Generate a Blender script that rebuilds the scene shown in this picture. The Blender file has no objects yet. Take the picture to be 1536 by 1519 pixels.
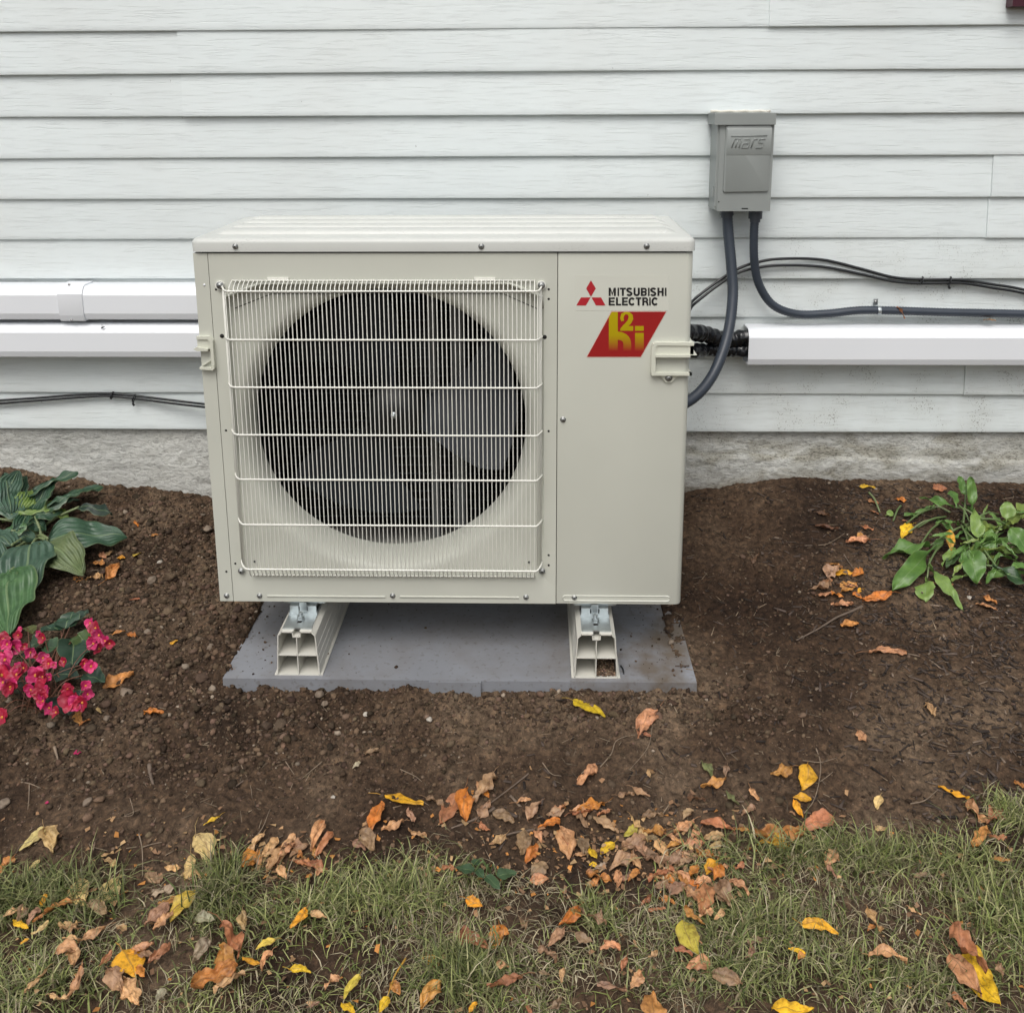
import bpy, bmesh, math, random
import numpy as np
from mathutils import Vector, Matrix, noise as mnoise

rnd = random.Random(7)
S = bpy.context.scene
COL = S.collection
PI = math.pi

# ------------------------------------------------------------------ camera, world, sun, exposure
FPX, YC, TH, YA, RO = 1434.206, 465.137, .21894, -.02608, -.00537
CAM = Vector((.17878, -1.78483, 1.19374))
_fw = Vector((math.sin(YA)*math.cos(TH), math.cos(YA)*math.cos(TH), -math.sin(TH)))
_r = Vector((math.cos(YA), -math.sin(YA), 0)); _u = _r.cross(_fw)
_r2 = _r*math.cos(RO)+_u*math.sin(RO); _u2 = -_r*math.sin(RO)+_u*math.cos(RO)
cd = bpy.data.cameras.new('camera'); cam = bpy.data.objects.new('camera', cd); COL.objects.link(cam)
cam.matrix_world = Matrix(((_r2.x, _u2.x, -_fw.x, CAM.x), (_r2.y, _u2.y, -_fw.y, CAM.y), (_r2.z, _u2.z, -_fw.z, CAM.z), (0, 0, 0, 1)))
cd.sensor_width = 36; cd.sensor_fit = 'HORIZONTAL'; cd.lens = FPX/1536*36
cd.shift_y = -(759.5-YC)/1536; cd.clip_start = .02; cd.clip_end = 300
S.camera = cam

SUN_EL, SUN_AZ = math.radians(57), math.radians(192)     # azimuth: compass direction the light comes from (180 = from behind the camera)
w = bpy.data.worlds.new('World'); S.world = w; w.use_nodes = True
nt = w.node_tree; nt.nodes.clear()
sky = nt.nodes.new('ShaderNodeTexSky'); sky.sky_type = 'NISHITA'; sky.sun_disc = False
sky.sun_elevation = SUN_EL; sky.sun_rotation = SUN_AZ; sky.dust_density = 6; sky.air_density = 1.0; sky.ozone_density = 1
hs = nt.nodes.new('ShaderNodeHueSaturation'); hs.inputs['Saturation'].default_value = .36
bg = nt.nodes.new('ShaderNodeBackground'); bg.inputs['Strength'].default_value = .13
wo = nt.nodes.new('ShaderNodeOutputWorld')
nt.links.new(sky.outputs[0], hs.inputs['Color']); nt.links.new(hs.outputs[0], bg.inputs[0]); nt.links.new(bg.outputs[0], wo.inputs[0])
sl = bpy.data.lights.new('sun', 'SUN'); sl.energy = .86; sl.angle = math.radians(36); sl.color = (1, .985, .95)
so = bpy.data.objects.new('sun', sl); COL.objects.link(so)
sd = Vector((math.sin(SUN_AZ)*math.cos(SUN_EL), math.cos(SUN_AZ)*math.cos(SUN_EL), math.sin(SUN_EL)))
so.rotation_euler = sd.to_track_quat('Z', 'Y').to_euler(); so.location = (0, -3, 6)
S.view_settings.view_transform = 'Standard'; S.view_settings.look = 'None'
S.view_settings.gamma = 1; S.view_settings.use_curve_mapping = False; S.view_settings.exposure = 0.17

# ------------------------------------------------------------------ measuring helpers (photo pixel -> point on a real plane / on the ground)
def ray(px, py): return _fw+_r2*((px-768)/FPX)-_u2*((py-YC)/FPX)
def atY(px, py, Y):
    d = ray(px, py); return CAM+d*((Y-CAM.y)/d.y)
def onG(px, py, lift=0.0):
    d = ray(px, py).normalized(); t = .8
    for _ in range(1500):
        p = CAM+d*t
        if p.z < hgt(p.x, p.y)+lift: break
        t += .004
    a, b = t-.004, t
    for _ in range(10):
        m = (a+b)/2; p = CAM+d*m
        if p.z < hgt(p.x, p.y)+lift: b = m
        else: a = m
    return CAM+d*b

# ------------------------------------------------------------------ value noise
_rs = np.random.RandomState(3); _T = _rs.rand(256, 256)
def vn(x, y):
    x = np.asarray(x, float); y = np.asarray(y, float)
    xi = np.floor(x).astype(int); yi = np.floor(y).astype(int); fx = x-xi; fy = y-yi
    fx = fx*fx*(3-2*fx); fy = fy*fy*(3-2*fy)
    g = lambda a, b: _T[a % 256, b % 256]
    return (g(xi, yi)*(1-fx)+g(xi+1, yi)*fx)*(1-fy)+(g(xi, yi+1)*(1-fx)+g(xi+1, yi+1)*fx)*fy
def fbm(x, y, s, o=4, gain=.5):
    v = 0; a = 1; t = 0
    for k in range(o):
        v = v+a*(vn(x*s+17.3*k, y*s+9.1*k)-.5); t += a; a *= gain; s *= 2.07
    return v/t*2

# ------------------------------------------------------------------ the lie of the land
_wy = ([-3, -1.26, -1.0, -.71, -.45, 0, .45, .587, .87, 1.46, 3], [.22, .222, .168, .146, .12, .11, .13, .168, .21, .198, .2])
def hgt_np(x, y):
    x = np.asarray(x, float); y = np.asarray(y, float)
    wall = np.interp(x, _wy[0], _wy[1])
    k = np.interp(y, [-.1, .05, .2, .4, .6], [0, .06, .2, .55, 1.0])
    z = np.interp(y, [-30, -3, -.8, -.5, -.3, -.12, 0, .1], [-.3, -.06, -.035, -.03, -.008, .019, .033, .04])
    z = z*(1-k)+wall*k
    z = z+.012*fbm(x, y, 5, 2)
    # mound left front, hollow beside the unit on the right
    z = z+.02*np.exp(-((x+.85)**2+(y-.1)**2)/.08)-.018*np.exp(-((x-.62)**2+(y-.2)**2)/.03)
    return z
def pad_in(x, y):
    n = .012*fbm(x, y, 22, 3)
    a = np.minimum(np.minimum(x+.452+n*.4, .468+n*1.3+.02*np.clip((.0-y), -.1, .1)-x), np.minimum(y+.066, .46-y))
    return a
def hgt_pad(x, y):
    z = hgt_np(x, y); a = pad_in(np.asarray(x, float), np.asarray(y, float))
    side = np.clip(1-np.abs(a)/.05, 0, 1)          # beside the slab the soil meets its top edge
    fr = np.asarray(y, float) < -.055
    z = np.where((a < 0) & ~fr, z*(1-side)+(.052+.006*fbm(x, y, 30, 2))*side, z)
    return np.where(a > 0, .012, z)
def hgt(x, y): return float(hgt_pad(x, y))

# ------------------------------------------------------------------ materials
def M(name, col, rough=.6, metal=0, var=.08, vs=6, bump=0, bs=150, spec=.5, stretch=(1, 1, 1), coat=0):
    m = bpy.data.materials.new(name); m.use_nodes = True; t = m.node_tree; b = t.nodes['Principled BSDF']
    b.inputs['Roughness'].default_value = rough; b.inputs['Metallic'].default_value = metal
    b.inputs['Specular IOR Level'].default_value = spec; b.inputs['Coat Weight'].default_value = coat
    tc = t.nodes.new('ShaderNodeTexCoord'); mp = t.nodes.new('ShaderNodeMapping'); mp.inputs['Scale'].default_value = stretch
    t.links.new(tc.outputs['Object'], mp.inputs[0])
    n = t.nodes.new('ShaderNodeTexNoise'); n.inputs['Scale'].default_value = vs; n.inputs['Detail'].default_value = 6
    t.links.new(mp.outputs[0], n.inputs[0])
    r = t.nodes.new('ShaderNodeValToRGB'); r.color_ramp.elements[0].position = .3; r.color_ramp.elements[1].position = .7
    c = Vector(col); lo = c*(1-var); hi = c*(1+var)
    r.color_ramp.elements[0].color = (*lo, 1); r.color_ramp.elements[1].color = (*hi, 1)
    t.links.new(n.outputs[0], r.inputs[0]); t.links.new(r.outputs[0], b.inputs['Base Color'])
    if bump:
        n2 = t.nodes.new('ShaderNodeTexNoise'); n2.inputs['Scale'].default_value = bs; n2.inputs['Detail'].default_value = 5
        t.links.new(mp.outputs[0], n2.inputs[0])
        bp = t.nodes.new('ShaderNodeBump'); bp.inputs['Strength'].default_value = 1; bp.inputs['Distance'].default_value = bump
        t.links.new(n2.outputs[0], bp.inputs['Height']); t.links.new(bp.outputs[0], b.inputs['Normal'])
    m['_c'] = 1
    return m
def nodes(m): return m.node_tree, m.node_tree.nodes['Principled BSDF']
def N(t, kind, **kw):
    n = t.nodes.new(kind)
    for k, v in kw.items():
        if hasattr(n, k): setattr(n, k, v)
        else: n.inputs[k].default_value = v
    return n
def ramp(t, src, stops):
    r = t.nodes.new('ShaderNodeValToRGB'); e = r.color_ramp.elements
    while len(e) < len(stops): e.new(.5)
    for k, (p, c) in enumerate(stops): e[k].position = p; e[k].color = (*c, 1) if len(c) == 3 else c
    t.links.new(src, r.inputs[0]); return r
def mix(t, f, a, b, mode='MIX'):
    n = t.nodes.new('ShaderNodeMix'); n.data_type = 'RGBA'; n.blend_type = mode
    for s, v in ((n.inputs[0], f), (n.inputs[6], a), (n.inputs[7], b)):
        if isinstance(v, (int, float)): s.default_value = v
        elif isinstance(v, tuple): s.default_value = (*v, 1)
        else: t.links.new(v, s)
    return n.outputs[2]
def mth(t, op, a, b=None, clamp=False):
    n = t.nodes.new('ShaderNodeMath'); n.operation = op; n.use_clamp = clamp
    for s, v in ((n.inputs[0], a), (n.inputs[1], b)):
        if v is None: continue
        if isinstance(v, (int, float)): s.default_value = v
        else: t.links.new(v, s)
    return n.outputs[0]

# cream painted sheet steel: slight dust in world-sized blotches
cream = M('cream_painted_steel', (.53, .54, .475), .42, var=.03, vs=5, bump=.00006, bs=900)
cream_l = M('cream_wire_coating', (.74, .74, .68), .38, var=.02)
cream_p = M('cream_plastic', (.60, .61, .52), .4, var=.03)
def lid_mat():
    m = M('lid_paint', (.545, .56, .53), .38, var=.03, vs=7); t, b = nodes(m)
    base = b.inputs['Base Color'].links[0].from_socket
    tc = N(t, 'ShaderNodeTexCoord'); mp = N(t, 'ShaderNodeMapping'); mp.inputs['Scale'].default_value = (1, 3, 3)
    t.links.new(tc.outputs['Object'], mp.inputs[0])
    n = N(t, 'ShaderNodeTexNoise', Scale=9.0, Detail=8.0); t.links.new(mp.outputs[0], n.inputs[0])
    n2 = N(t, 'ShaderNodeTexNoise', Scale=160.0, Detail=3.0); t.links.new(mp.outputs[0], n2.inputs[0])
    r = ramp(t, n.outputs[0], [(.52, (0, 0, 0)), (.66, (1, 1, 1))]); r2 = ramp(t, n2.outputs[0], [(.55, (0, 0, 0)), (.62, (1, 1, 1))])
    f = mth(t, 'MULTIPLY', mth(t, 'MULTIPLY', r.outputs[0], r2.outputs[0]), .35)
    t.links.new(mix(t, f, base, (.33, .33, .31)), b.inputs['Base Color']); return m
lidm = lid_mat()
zinc = M('zinc_steel', (.46, .50, .51), .36, .85, var=.12, vs=60, bump=.0002, bs=300)
screwm = M('screw_steel', (.36, .37, .36), .45, .8, var=.1, vs=300)
blackhole = M('drilled_hole_dark', (.012, .012, .011), .9)
seamm = M('joint_crease_shade', (.05, .05, .045), .8)  # near-black painted as shade, for the joints and the recess crease
coilm = M('coil_black_fins', (.012, .014, .016), .45, .3, var=.4, vs=40)
tubem = M('coil_tube_metal', (.10, .115, .13), .4, .6)
bladem = M('fan_blade_grey_plastic', (.016, .020, .026), .5, var=.1, spec=.35)
hubm = M('fan_hub_black', (.008, .009, .010), .5)
motorm = M('motor_bracket_metal', (.16, .17, .17), .4, .5, var=.2, vs=30)
pvc = M('white_pvc', (.755, .78, .81), .38, var=.01, vs=4, bump=.0001, bs=30)
pvc_in = M('pvc_edge', (.74, .74, .75), .4)
boxg = M('grey_enamel', (.265, .285, .275), .42, var=.04, vs=12, bump=.00005, bs=700)
cond = M('conduit_grey_pvc', (.036, .046, .062), .42, var=.12, vs=20)
conn = M('connector_grey', (.05, .058, .072), .45)
blk = M('black_cable', (.012, .014, .016), .38, var=.2)
foil = M('black_tape_wrap', (.008, .009, .011), .22, var=.3, vs=30, bump=.004, bs=45, stretch=(.7, 1, 1))
fpr = M('cream_pvc_rail', (.60, .59, .53), .42, var=.04, vs=20)
maroon = M('maroon_paint', (.055, .008, .018), .4, var=.1)
red_p = M('red_print', (.30, .012, .012), .35, var=.05)
red_l = M('red_logo_print', (.42, .02, .03), .35, var=.03)
pinkb = M('pale_pink_border', (.62, .42, .36), .4)
txt_k = M('black_print', (.012, .012, .013), .4)
stick = M('clear_sticker', (.60, .61, .54), .42, var=.03, vs=5)
twigm = M('twig_bark', (.13, .095, .07), .8, var=.25, vs=60, bump=.0005, bs=300)
twig_l = M('pale_root', (.22, .165, .115), .8, var=.25, vs=60)
stonem = M('pebble_stone', (.19, .145, .105), .75, var=.25, vs=50, bump=.0006, bs=250)
stonew = M('pebble_white', (.42, .38, .32), .7, var=.15, vs=60)
def yel_mat():                                   # the letters are printed yellow fading into the red at their foot
    m = M('yellow_fade_print', (.33, .25, .0), .35, var=.04); t, b = nodes(m)
    tc = N(t, 'ShaderNodeTexCoord'); sp = N(t, 'ShaderNodeSeparateXYZ'); t.links.new(tc.outputs['Generated'], sp.inputs[0])
    r = ramp(t, sp.outputs[2], [(.03, (.30, .012, .012)), (.42, (.40, .29, .0)), (1, (.42, .33, .0))])
    t.links.new(r.outputs[0], b.inputs['Base Color']); return m
yelp = yel_mat()

def siding_mat():
    m = M('white_vinyl_woodgrain', (.725, .785, .785), .48, var=.022, vs=3, bump=0); t, b = nodes(m)
    base = b.inputs['Base Color'].links[0].from_socket
    tc = N(t, 'ShaderNodeTexCoord')
    mp = N(t, 'ShaderNodeMapping'); mp.inputs['Scale'].default_value = (7, 50, 170); t.links.new(tc.outputs['Object'], mp.inputs[0])
    n = N(t, 'ShaderNodeTexNoise', Scale=1.6, Detail=7.0, Roughness=.65, Distortion=.6); t.links.new(mp.outputs[0], n.inputs[0])
    r = ramp(t, n.outputs[0], [(.36, (0, 0, 0)), (.47, (1, 1, 1)), (.56, (.85, .85, .85))])
    bp = N(t, 'ShaderNodeBump', Strength=.6, Distance=.0008); t.links.new(r.outputs[0], bp.inputs['Height']); t.links.new(bp.outputs[0], b.inputs['Normal'])
    g = mth(t, 'MULTIPLY', mth(t, 'SUBTRACT', 1.0, r.outputs[0]), .11)
    c1 = mix(t, g, base, (.45, .47, .46))
    oi = N(t, 'ShaderNodeObjectInfo'); tone = mth(t, 'ADD', .965, mth(t, 'MULTIPLY', oi.outputs['Random'], .05))
    cmb = N(t, 'ShaderNodeCombineColor'); [t.links.new(tone, cmb.inputs[k]) for k in range(3)]
    c1 = mix(t, 1.0, c1, cmb.outputs[0], 'MULTIPLY')
    # large faint chalky/greenish blotches
    n5 = N(t, 'ShaderNodeTexNoise', Scale=2.2, Detail=4.0); t.links.new(tc.outputs['Object'], n5.inputs[0])
    r5 = ramp(t, n5.outputs[0], [(.42, (0, 0, 0)), (.68, (1, 1, 1))])
    c1 = mix(t, mth(t, 'MULTIPLY', r5.outputs[0], .35), c1, (.66, .68, .66))
    # splashed dirt: fine specks, thickest on the lowest boards to the right
    sp = N(t, 'ShaderNodeSeparateXYZ'); t.links.new(tc.outputs['Object'], sp.inputs[0])
    low = mth(t, 'MULTIPLY', mth(t, 'SUBTRACT', .56, sp.outputs[2]), 6.0, True)
    rgt = mth(t, 'MULTIPLY', mth(t, 'SUBTRACT', sp.outputs[0], .35), 2.2, True)
    area = mth(t, 'MULTIPLY', low, rgt)
    nd = N(t, 'ShaderNodeTexNoise', Scale=160.0, Detail=3.0); t.links.new(tc.outputs['Object'], nd.inputs[0])
    dv = mix(t, .012, tc.outputs['Object'], nd.outputs['Color'], 'ADD')
    v = N(t, 'ShaderNodeTexVoronoi', Scale=170.0); t.links.new(dv, v.inputs[0])
    n3 = N(t, 'ShaderNodeTexNoise', Scale=14.0, Detail=4.0); t.links.new(tc.outputs['Object'], n3.inputs[0])
    sz = mth(t, 'MULTIPLY', mth(t, 'SUBTRACT', n3.outputs[0], .40, True), 1.1)
    spk = mth(t, 'LESS_THAN', v.outputs['Distance'], sz)
    c2 = mix(t, mth(t, 'MULTIPLY', mth(t, 'MULTIPLY', spk, area), .6), c1, (.10, .10, .085))
    v2 = N(t, 'ShaderNodeTexVoronoi', Scale=9.0); t.links.new(dv, v2.inputs[0])
    sp2 = mth(t, 'LESS_THAN', v2.outputs['Distance'], .014)
    c3 = mix(t, mth(t, 'MULTIPLY', sp2, .6), c2, (.12, .11, .10))
    n4 = N(t, 'ShaderNodeTexNoise', Scale=5.0, Detail=6.0); t.links.new(mp.outputs[0], n4.inputs[0])
    film = mth(t, 'MULTIPLY', mth(t, 'MULTIPLY', area, mth(t, 'SUBTRACT', n3.outputs[0], .3, True)), .55)
    c4 = mix(t, film, c3, (.36, .36, .30))
    t.links.new(c4, b.inputs['Base Color']); return m
sidm = siding_mat()

def foundation_mat():
    m = M('whitewashed_concrete', (.58, .585, .55), .85, var=.12, vs=7); t, b = nodes(m)
    base = b.inputs['Base Color'].links[0].from_socket
    tc = N(t, 'ShaderNodeTexCoord'); mp = N(t, 'ShaderNodeMapping'); mp.inputs['Scale'].default_value = (1, 1, 2.2); t.links.new(tc.outputs['Object'], mp.inputs[0])
    n = N(t, 'ShaderNodeTexNoise', Scale=70.0, Detail=8.0, Roughness=.7, Distortion=.5); t.links.new(mp.outputs[0], n.inputs[0])
    n2 = N(t, 'ShaderNodeTexNoise', Scale=9.0, Detail=7.0, Distortion=1.0); t.links.new(mp.outputs[0], n2.inputs[0])
    v = N(t, 'ShaderNodeTexVoronoi', Scale=110.0); t.links.new(mp.outputs[0], v.inputs[0])
    sp = N(t, 'ShaderNodeSeparateXYZ'); t.links.new(tc.outputs['Object'], sp.inputs[0])
    rgt = mth(t, 'MULTIPLY', mth(t, 'SUBTRACT', sp.outputs[0], .1), 3.0, True)
    stain = ramp(t, n2.outputs[0], [(.42, (0, 0, 0)), (.62, (1, 1, 1))])
    c1 = mix(t, mth(t, 'MULTIPLY', stain.outputs[0], mth(t, 'ADD', mth(t, 'MULTIPLY', rgt, .5), .12)), base, (.27, .25, .18))
    pit = mth(t, 'LESS_THAN', v.outputs['Distance'], mth(t, 'MULTIPLY', mth(t, 'SUBTRACT', n2.outputs[0], .38, True), 1.4))
    c2 = mix(t, mth(t, 'MULTIPLY', pit, mth(t, 'ADD', mth(t, 'MULTIPLY', rgt, .45), .15)), c1, (.12, .11, .09))
    fine = ramp(t, n.outputs[0], [(.36, (.5, .5, .5)), (.5, (1, 1, 1))])
    c3 = mix(t, .75, c2, fine.outputs[0], 'MULTIPLY')
    # soil splashed up along the foot of the wall
    foot = mth(t, 'MULTIPLY', mth(t, 'SUBTRACT', mth(t, 'ADD', .205, mth(t, 'MULTIPLY', n2.outputs[0], .05)), sp.outputs[2]), 14.0, True)
    c4 = mix(t, mth(t, 'MULTIPLY', foot, mth(t, 'ADD', mth(t, 'MULTIPLY', rgt, .55), .12)), c3, (.13, .105, .08))
    t.links.new(c4, b.inputs['Base Color'])
    bp = N(t, 'ShaderNodeBump', Strength=1.0, Distance=.006); t.links.new(n.outputs[0], bp.inputs['Height']); t.links.new(bp.outputs[0], b.inputs['Normal'])
    return m
foundm = foundation_mat()

def soil_mat(name, k=1.0, attr=False):
    m = M(name, (.075*k, .052*k, .038*k), .92, var=.3, vs=18); t, b = nodes(m)
    b.inputs['Specular IOR Level'].default_value = .2
    tc = N(t, 'ShaderNodeTexCoord')
    n = N(t, 'ShaderNodeTexNoise', Scale=3.2, Detail=7.0, Roughness=.6); t.links.new(tc.outputs['Object'], n.inputs[0])
    n2 = N(t, 'ShaderNodeTexNoise', Scale=75.0, Detail=9.0, Roughness=.74, Distortion=.4); t.links.new(tc.outputs['Object'], n2.inputs[0])
    r = ramp(t, n.outputs[0], [(.34, (.036*k, .022*k, .014*k)), (.5, (.084*k, .054*k, .034*k)), (.66, (.150*k, .106*k, .070*k))])
    r2 = ramp(t, n2.outputs[0], [(.34, (.30, .28, .26)), (.52, (1.0, 1.0, 1.0)), (.68, (2.0, 1.9, 1.75))])
    c = mix(t, 1.0, r.outputs[0], r2.outputs[0], 'MULTIPLY')
    v = N(t, 'ShaderNodeTexVoronoi', Scale=140.0); t.links.new(tc.outputs['Object'], v.inputs[0])
    s = mth(t, 'LESS_THAN', v.outputs['Distance'], .13)
    n3 = N(t, 'ShaderNodeTexNoise', Scale=40.0); t.links.new(tc.outputs['Object'], n3.inputs[0])
    s = mth(t, 'MULTIPLY', s, mth(t, 'GREATER_THAN', n3.outputs[0], .53))
    c = mix(t, mth(t, 'MULTIPLY', s, .7), c, (.26*k, .20*k, .15*k))
    # damp, darker earth dug over beside the unit on the right
    ds = N(t, 'ShaderNodeVectorMath', operation='DISTANCE'); t.links.new(tc.outputs['Object'], ds.inputs[0]); ds.inputs[1].default_value = (.66, .22, .08)
    dm = mth(t, 'SUBTRACT', 1.25, mth(t, 'ADD', mth(t, 'MULTIPLY', ds.outputs['Value'], 2.3), mth(t, 'MULTIPLY', n.outputs[0], .5)), True)
    c = mix(t, mth(t, 'MULTIPLY', dm, .75), c, mix(t, 1.0, c, (.42, .36, .34), 'MULTIPLY'))
    t.links.new(c, b.inputs['Base Color'])
    bp = N(t, 'ShaderNodeBump', Strength=1.0, Distance=.007); t.links.new(n2.outputs[0], bp.inputs['Height']); t.links.new(bp.outputs[0], b.inputs['Normal'])
    return m
soilm = soil_mat('garden_soil')
def attr_mat(name, rough=.7, bump=0, trans=0, spec=.3):
    m = M(name, (1, 1, 1), rough, var=.14, vs=120, bump=bump, bs=400, spec=spec); t, b = nodes(m)
    base = b.inputs['Base Color'].links[0].from_socket
    a = N(t, 'ShaderNodeAttribute'); a.attribute_name = 'tint'
    t.links.new(mix(t, 1.0, base, a.outputs['Color'], 'MULTIPLY'), b.inputs['Base Color'])
    if trans:
        b.inputs['Subsurface Weight'].default_value = 0
    return m
clodm = attr_mat('soil_crumbs', .95, bump=.002, spec=.15)
grassm = attr_mat('grass_blades', .55)
mulchm = attr_mat('mulch_bark', .9, bump=.0006)
def pad_mat():
    m = M('grey_slab_plastic', (.225, .235, .255), .45, var=.1, vs=5, bump=.0002, bs=500); t, b = nodes(m)
    base = b.inputs['Base Color'].links[0].from_socket
    tc = N(t, 'ShaderNodeTexCoord'); sp = N(t, 'ShaderNodeSeparateXYZ'); t.links.new(tc.outputs['Object'], sp.inputs[0])
    n = N(t, 'ShaderNodeTexNoise', Scale=6.0, Detail=8.0, Roughness=.65); t.links.new(tc.outputs['Object'], n.inputs[0])
    n2 = N(t, 'ShaderNodeTexNoise', Scale=90.0, Detail=4.0); t.links.new(tc.outputs['Object'], n2.inputs[0])
    r = ramp(t, n.outputs[0], [(.42, (0, 0, 0)), (.60, (1, 1, 1))])
    rt = mth(t, 'MULTIPLY', mth(t, 'SUBTRACT', sp.outputs[0], .18), 4.0, True)
    f = mth(t, 'MULTIPLY', r.outputs[0], mth(t, 'ADD', mth(t, 'MULTIPLY', rt, .65), .3))
    c = mix(t, f, base, (.13, .105, .08))
    r2 = ramp(t, n2.outputs[0], [(.58, (0, 0, 0)), (.66, (1, 1, 1))])
    c = mix(t, mth(t, 'MULTIPLY', r2.outputs[0], .35), c, (.09, .07, .055))
    t.links.new(c, b.inputs['Base Color']); return m
padm = pad_mat()

def leaf_mat(name, fresh=False):
    """leaf skin: colour comes from the object's own colour; midrib, side veins, blotches from the UV map"""
    m = bpy.data.materials.new(name); m.use_nodes = True; t = m.node_tree; b = t.nodes['Principled BSDF']
    oi = N(t, 'ShaderNodeObjectInfo'); tc = N(t, 'ShaderNodeTexCoord'); sp = N(t, 'ShaderNodeSeparateXYZ'); t.links.new(tc.outputs['UV'], sp.inputs[0])
    u, v = sp.outputs[0], sp.outputs[1]
    av = mth(t, 'ABSOLUTE', mth(t, 'SUBTRACT', v, .5))
    n = N(t, 'ShaderNodeTexNoise', Scale=38.0, Detail=6.0, Roughness=.65); t.links.new(tc.outputs['Object'], n.inputs[0])
    n2 = N(t, 'ShaderNodeTexNoise', Scale=170.0, Detail=5.0); t.links.new(tc.outputs['Object'], n2.inputs[0])
    if not fresh:
        r = ramp(t, n.outputs[0], [(.30, (.50, .42, .36)), (.46, (1.12, 1.1, 1.05)), (.7, (1.55, 1.5, 1.3))])
        c = mix(t, 1.0, oi.outputs['Color'], r.outputs[0], 'MULTIPLY')
        r2 = ramp(t, n2.outputs[0], [(.36, (.5, .42, .36)), (.5, (1, 1, 1))]); c = mix(t, .6, c, r2.outputs[0], 'MULTIPLY')
        ph = mth(t, 'SUBTRACT', mth(t, 'MULTIPLY', u, 9.0), mth(t, 'MULTIPLY', av, 7.0))
        fr = mth(t, 'ABSOLUTE', mth(t, 'SUBTRACT', mth(t, 'FRACT', ph), .5))
        vein = mth(t, 'MULTIPLY', mth(t, 'LESS_THAN', fr, .05), .35)
        mid = mth(t, 'MULTIPLY', mth(t, 'LESS_THAN', av, .03), .85)
        c = mix(t, mth(t, 'MAXIMUM', vein, mid), c, mix(t, .55, c, (.20, .11, .05)))
        # the rim of a dry leaf is browner
        e = ramp(t, av, [(.36, (0, 0, 0)), (.5, (1, 1, 1))]); c = mix(t, mth(t, 'MULTIPLY', e.outputs[0], .35), c, (.16, .085, .04))
        b.inputs['Roughness'].default_value = .55
    else:
        r = ramp(t, n.outputs[0], [(.35, (.72, .78, .75)), (.65, (1.22, 1.18, 1.1))])
        c = mix(t, 1.0, oi.outputs['Color'], r.outputs[0], 'MULTIPLY')
        mid = mth(t, 'MULTIPLY', mth(t, 'LESS_THAN', av, .02), .5)
        c = mix(t, mid, c, (.22, .30, .14))
        e = ramp(t, av, [(.465, (0, 0, 0)), (.49, (1, 1, 1))]); c = mix(t, mth(t, 'MULTIPLY', e.outputs[0], .3), c, (.30, .36, .17))
        b.inputs['Roughness'].default_value = .38
    t.links.new(c, b.inputs['Base Color'])
    bp = N(t, 'ShaderNodeBump', Strength=.8, Distance=.0008); t.links.new(n2.outputs[0], bp.inputs['Height']); t.links.new(bp.outputs[0], b.inputs['Normal'])
    # thin tissue lets some light through
    tr = N(t, 'ShaderNodeBsdfTranslucent'); t.links.new(c, tr.inputs[0]); ms = N(t, 'ShaderNodeMixShader'); ms.inputs[0].default_value = .15
    out = t.nodes['Material Output']; t.links.new(b.outputs[0], ms.inputs[1]); t.links.new(tr.outputs[0], ms.inputs[2]); t.links.new(ms.outputs[0], out.inputs[0])
    return m
dryleaf = leaf_mat('dry_leaf'); freshleaf = leaf_mat('fresh_leaf', True)
petalm = M('pink_petal', (.42, .018, .10), .5, var=.45, vs=40)
petald = M('crimson_petal', (.30, .006, .03), .5, var=.4, vs=40)
stamen = M('yellow_stamen', (.50, .20, .02), .6)
stemm = M('green_stem', (.10, .15, .05), .5, var=.2, vs=30)
stemr = M('reddish_stem', (.14, .06, .035), .5, var=.2, vs=30)

# ------------------------------------------------------------------ mesh helpers
def link(name, me, mat, parent=None, org=None, smooth=None):
    o = bpy.data.objects.new(name, me); COL.objects.link(o)
    if mat is not None and not me.materials: me.materials.append(mat)
    if parent is not None:
        o.parent = parent
        p = parent; off = Vector()
        while p is not None: off += p.location; p = p.parent
        me.transform(Matrix.Translation(-off))
    elif org is not None:
        me.transform(Matrix.Translation(-Vector(org))); o.location = org
    return o
def finish(bm, angle=32, bevel=0, seg=2, bang=30):
    if bevel:
        es = [e for e in bm.edges if len(e.link_faces) == 2 and e.calc_face_angle(0) > math.radians(bang)]
        bmesh.ops.bevel(bm, geom=es, offset=bevel, segments=seg, profile=.6, affect='EDGES', clamp_overlap=True)
    for f in bm.faces: f.smooth = True
    for e in bm.edges: e.smooth = not (len(e.link_faces) != 2 or e.calc_face_angle(0) > math.radians(angle))
    me = bpy.data.meshes.new('m'); bm.to_mesh(me); bm.free(); return me
def box(bm, x0, x1, y0, y1, z0, z1):
    v = [bm.verts.new(p) for p in ((x0, y0, z0), (x1, y0, z0), (x1, y1, z0), (x0, y1, z0), (x0, y0, z1), (x1, y0, z1), (x1, y1, z1), (x0, y1, z1))]
    for f in ((3, 2, 1, 0), (4, 5, 6, 7), (0, 1, 5, 4), (1, 2, 6, 5), (2, 3, 7, 6), (3, 0, 4, 7)): bm.faces.new([v[i] for i in f])
def prism(bm, poly, y0, y1):
    """poly: (x, z) outline, counter-clockwise seen from the front (-Y); extruded from y0 (front) to y1"""
    a = [bm.verts.new((x, y0, z)) for x, z in poly]; b = [bm.verts.new((x, y1, z)) for x, z in poly]; n = len(poly)
    bm.faces.new(a); bm.faces.new(b[::-1])
    for i in range(n): bm.faces.new((a[i], b[i], b[(i+1) % n], a[(i+1) % n]))
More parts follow.
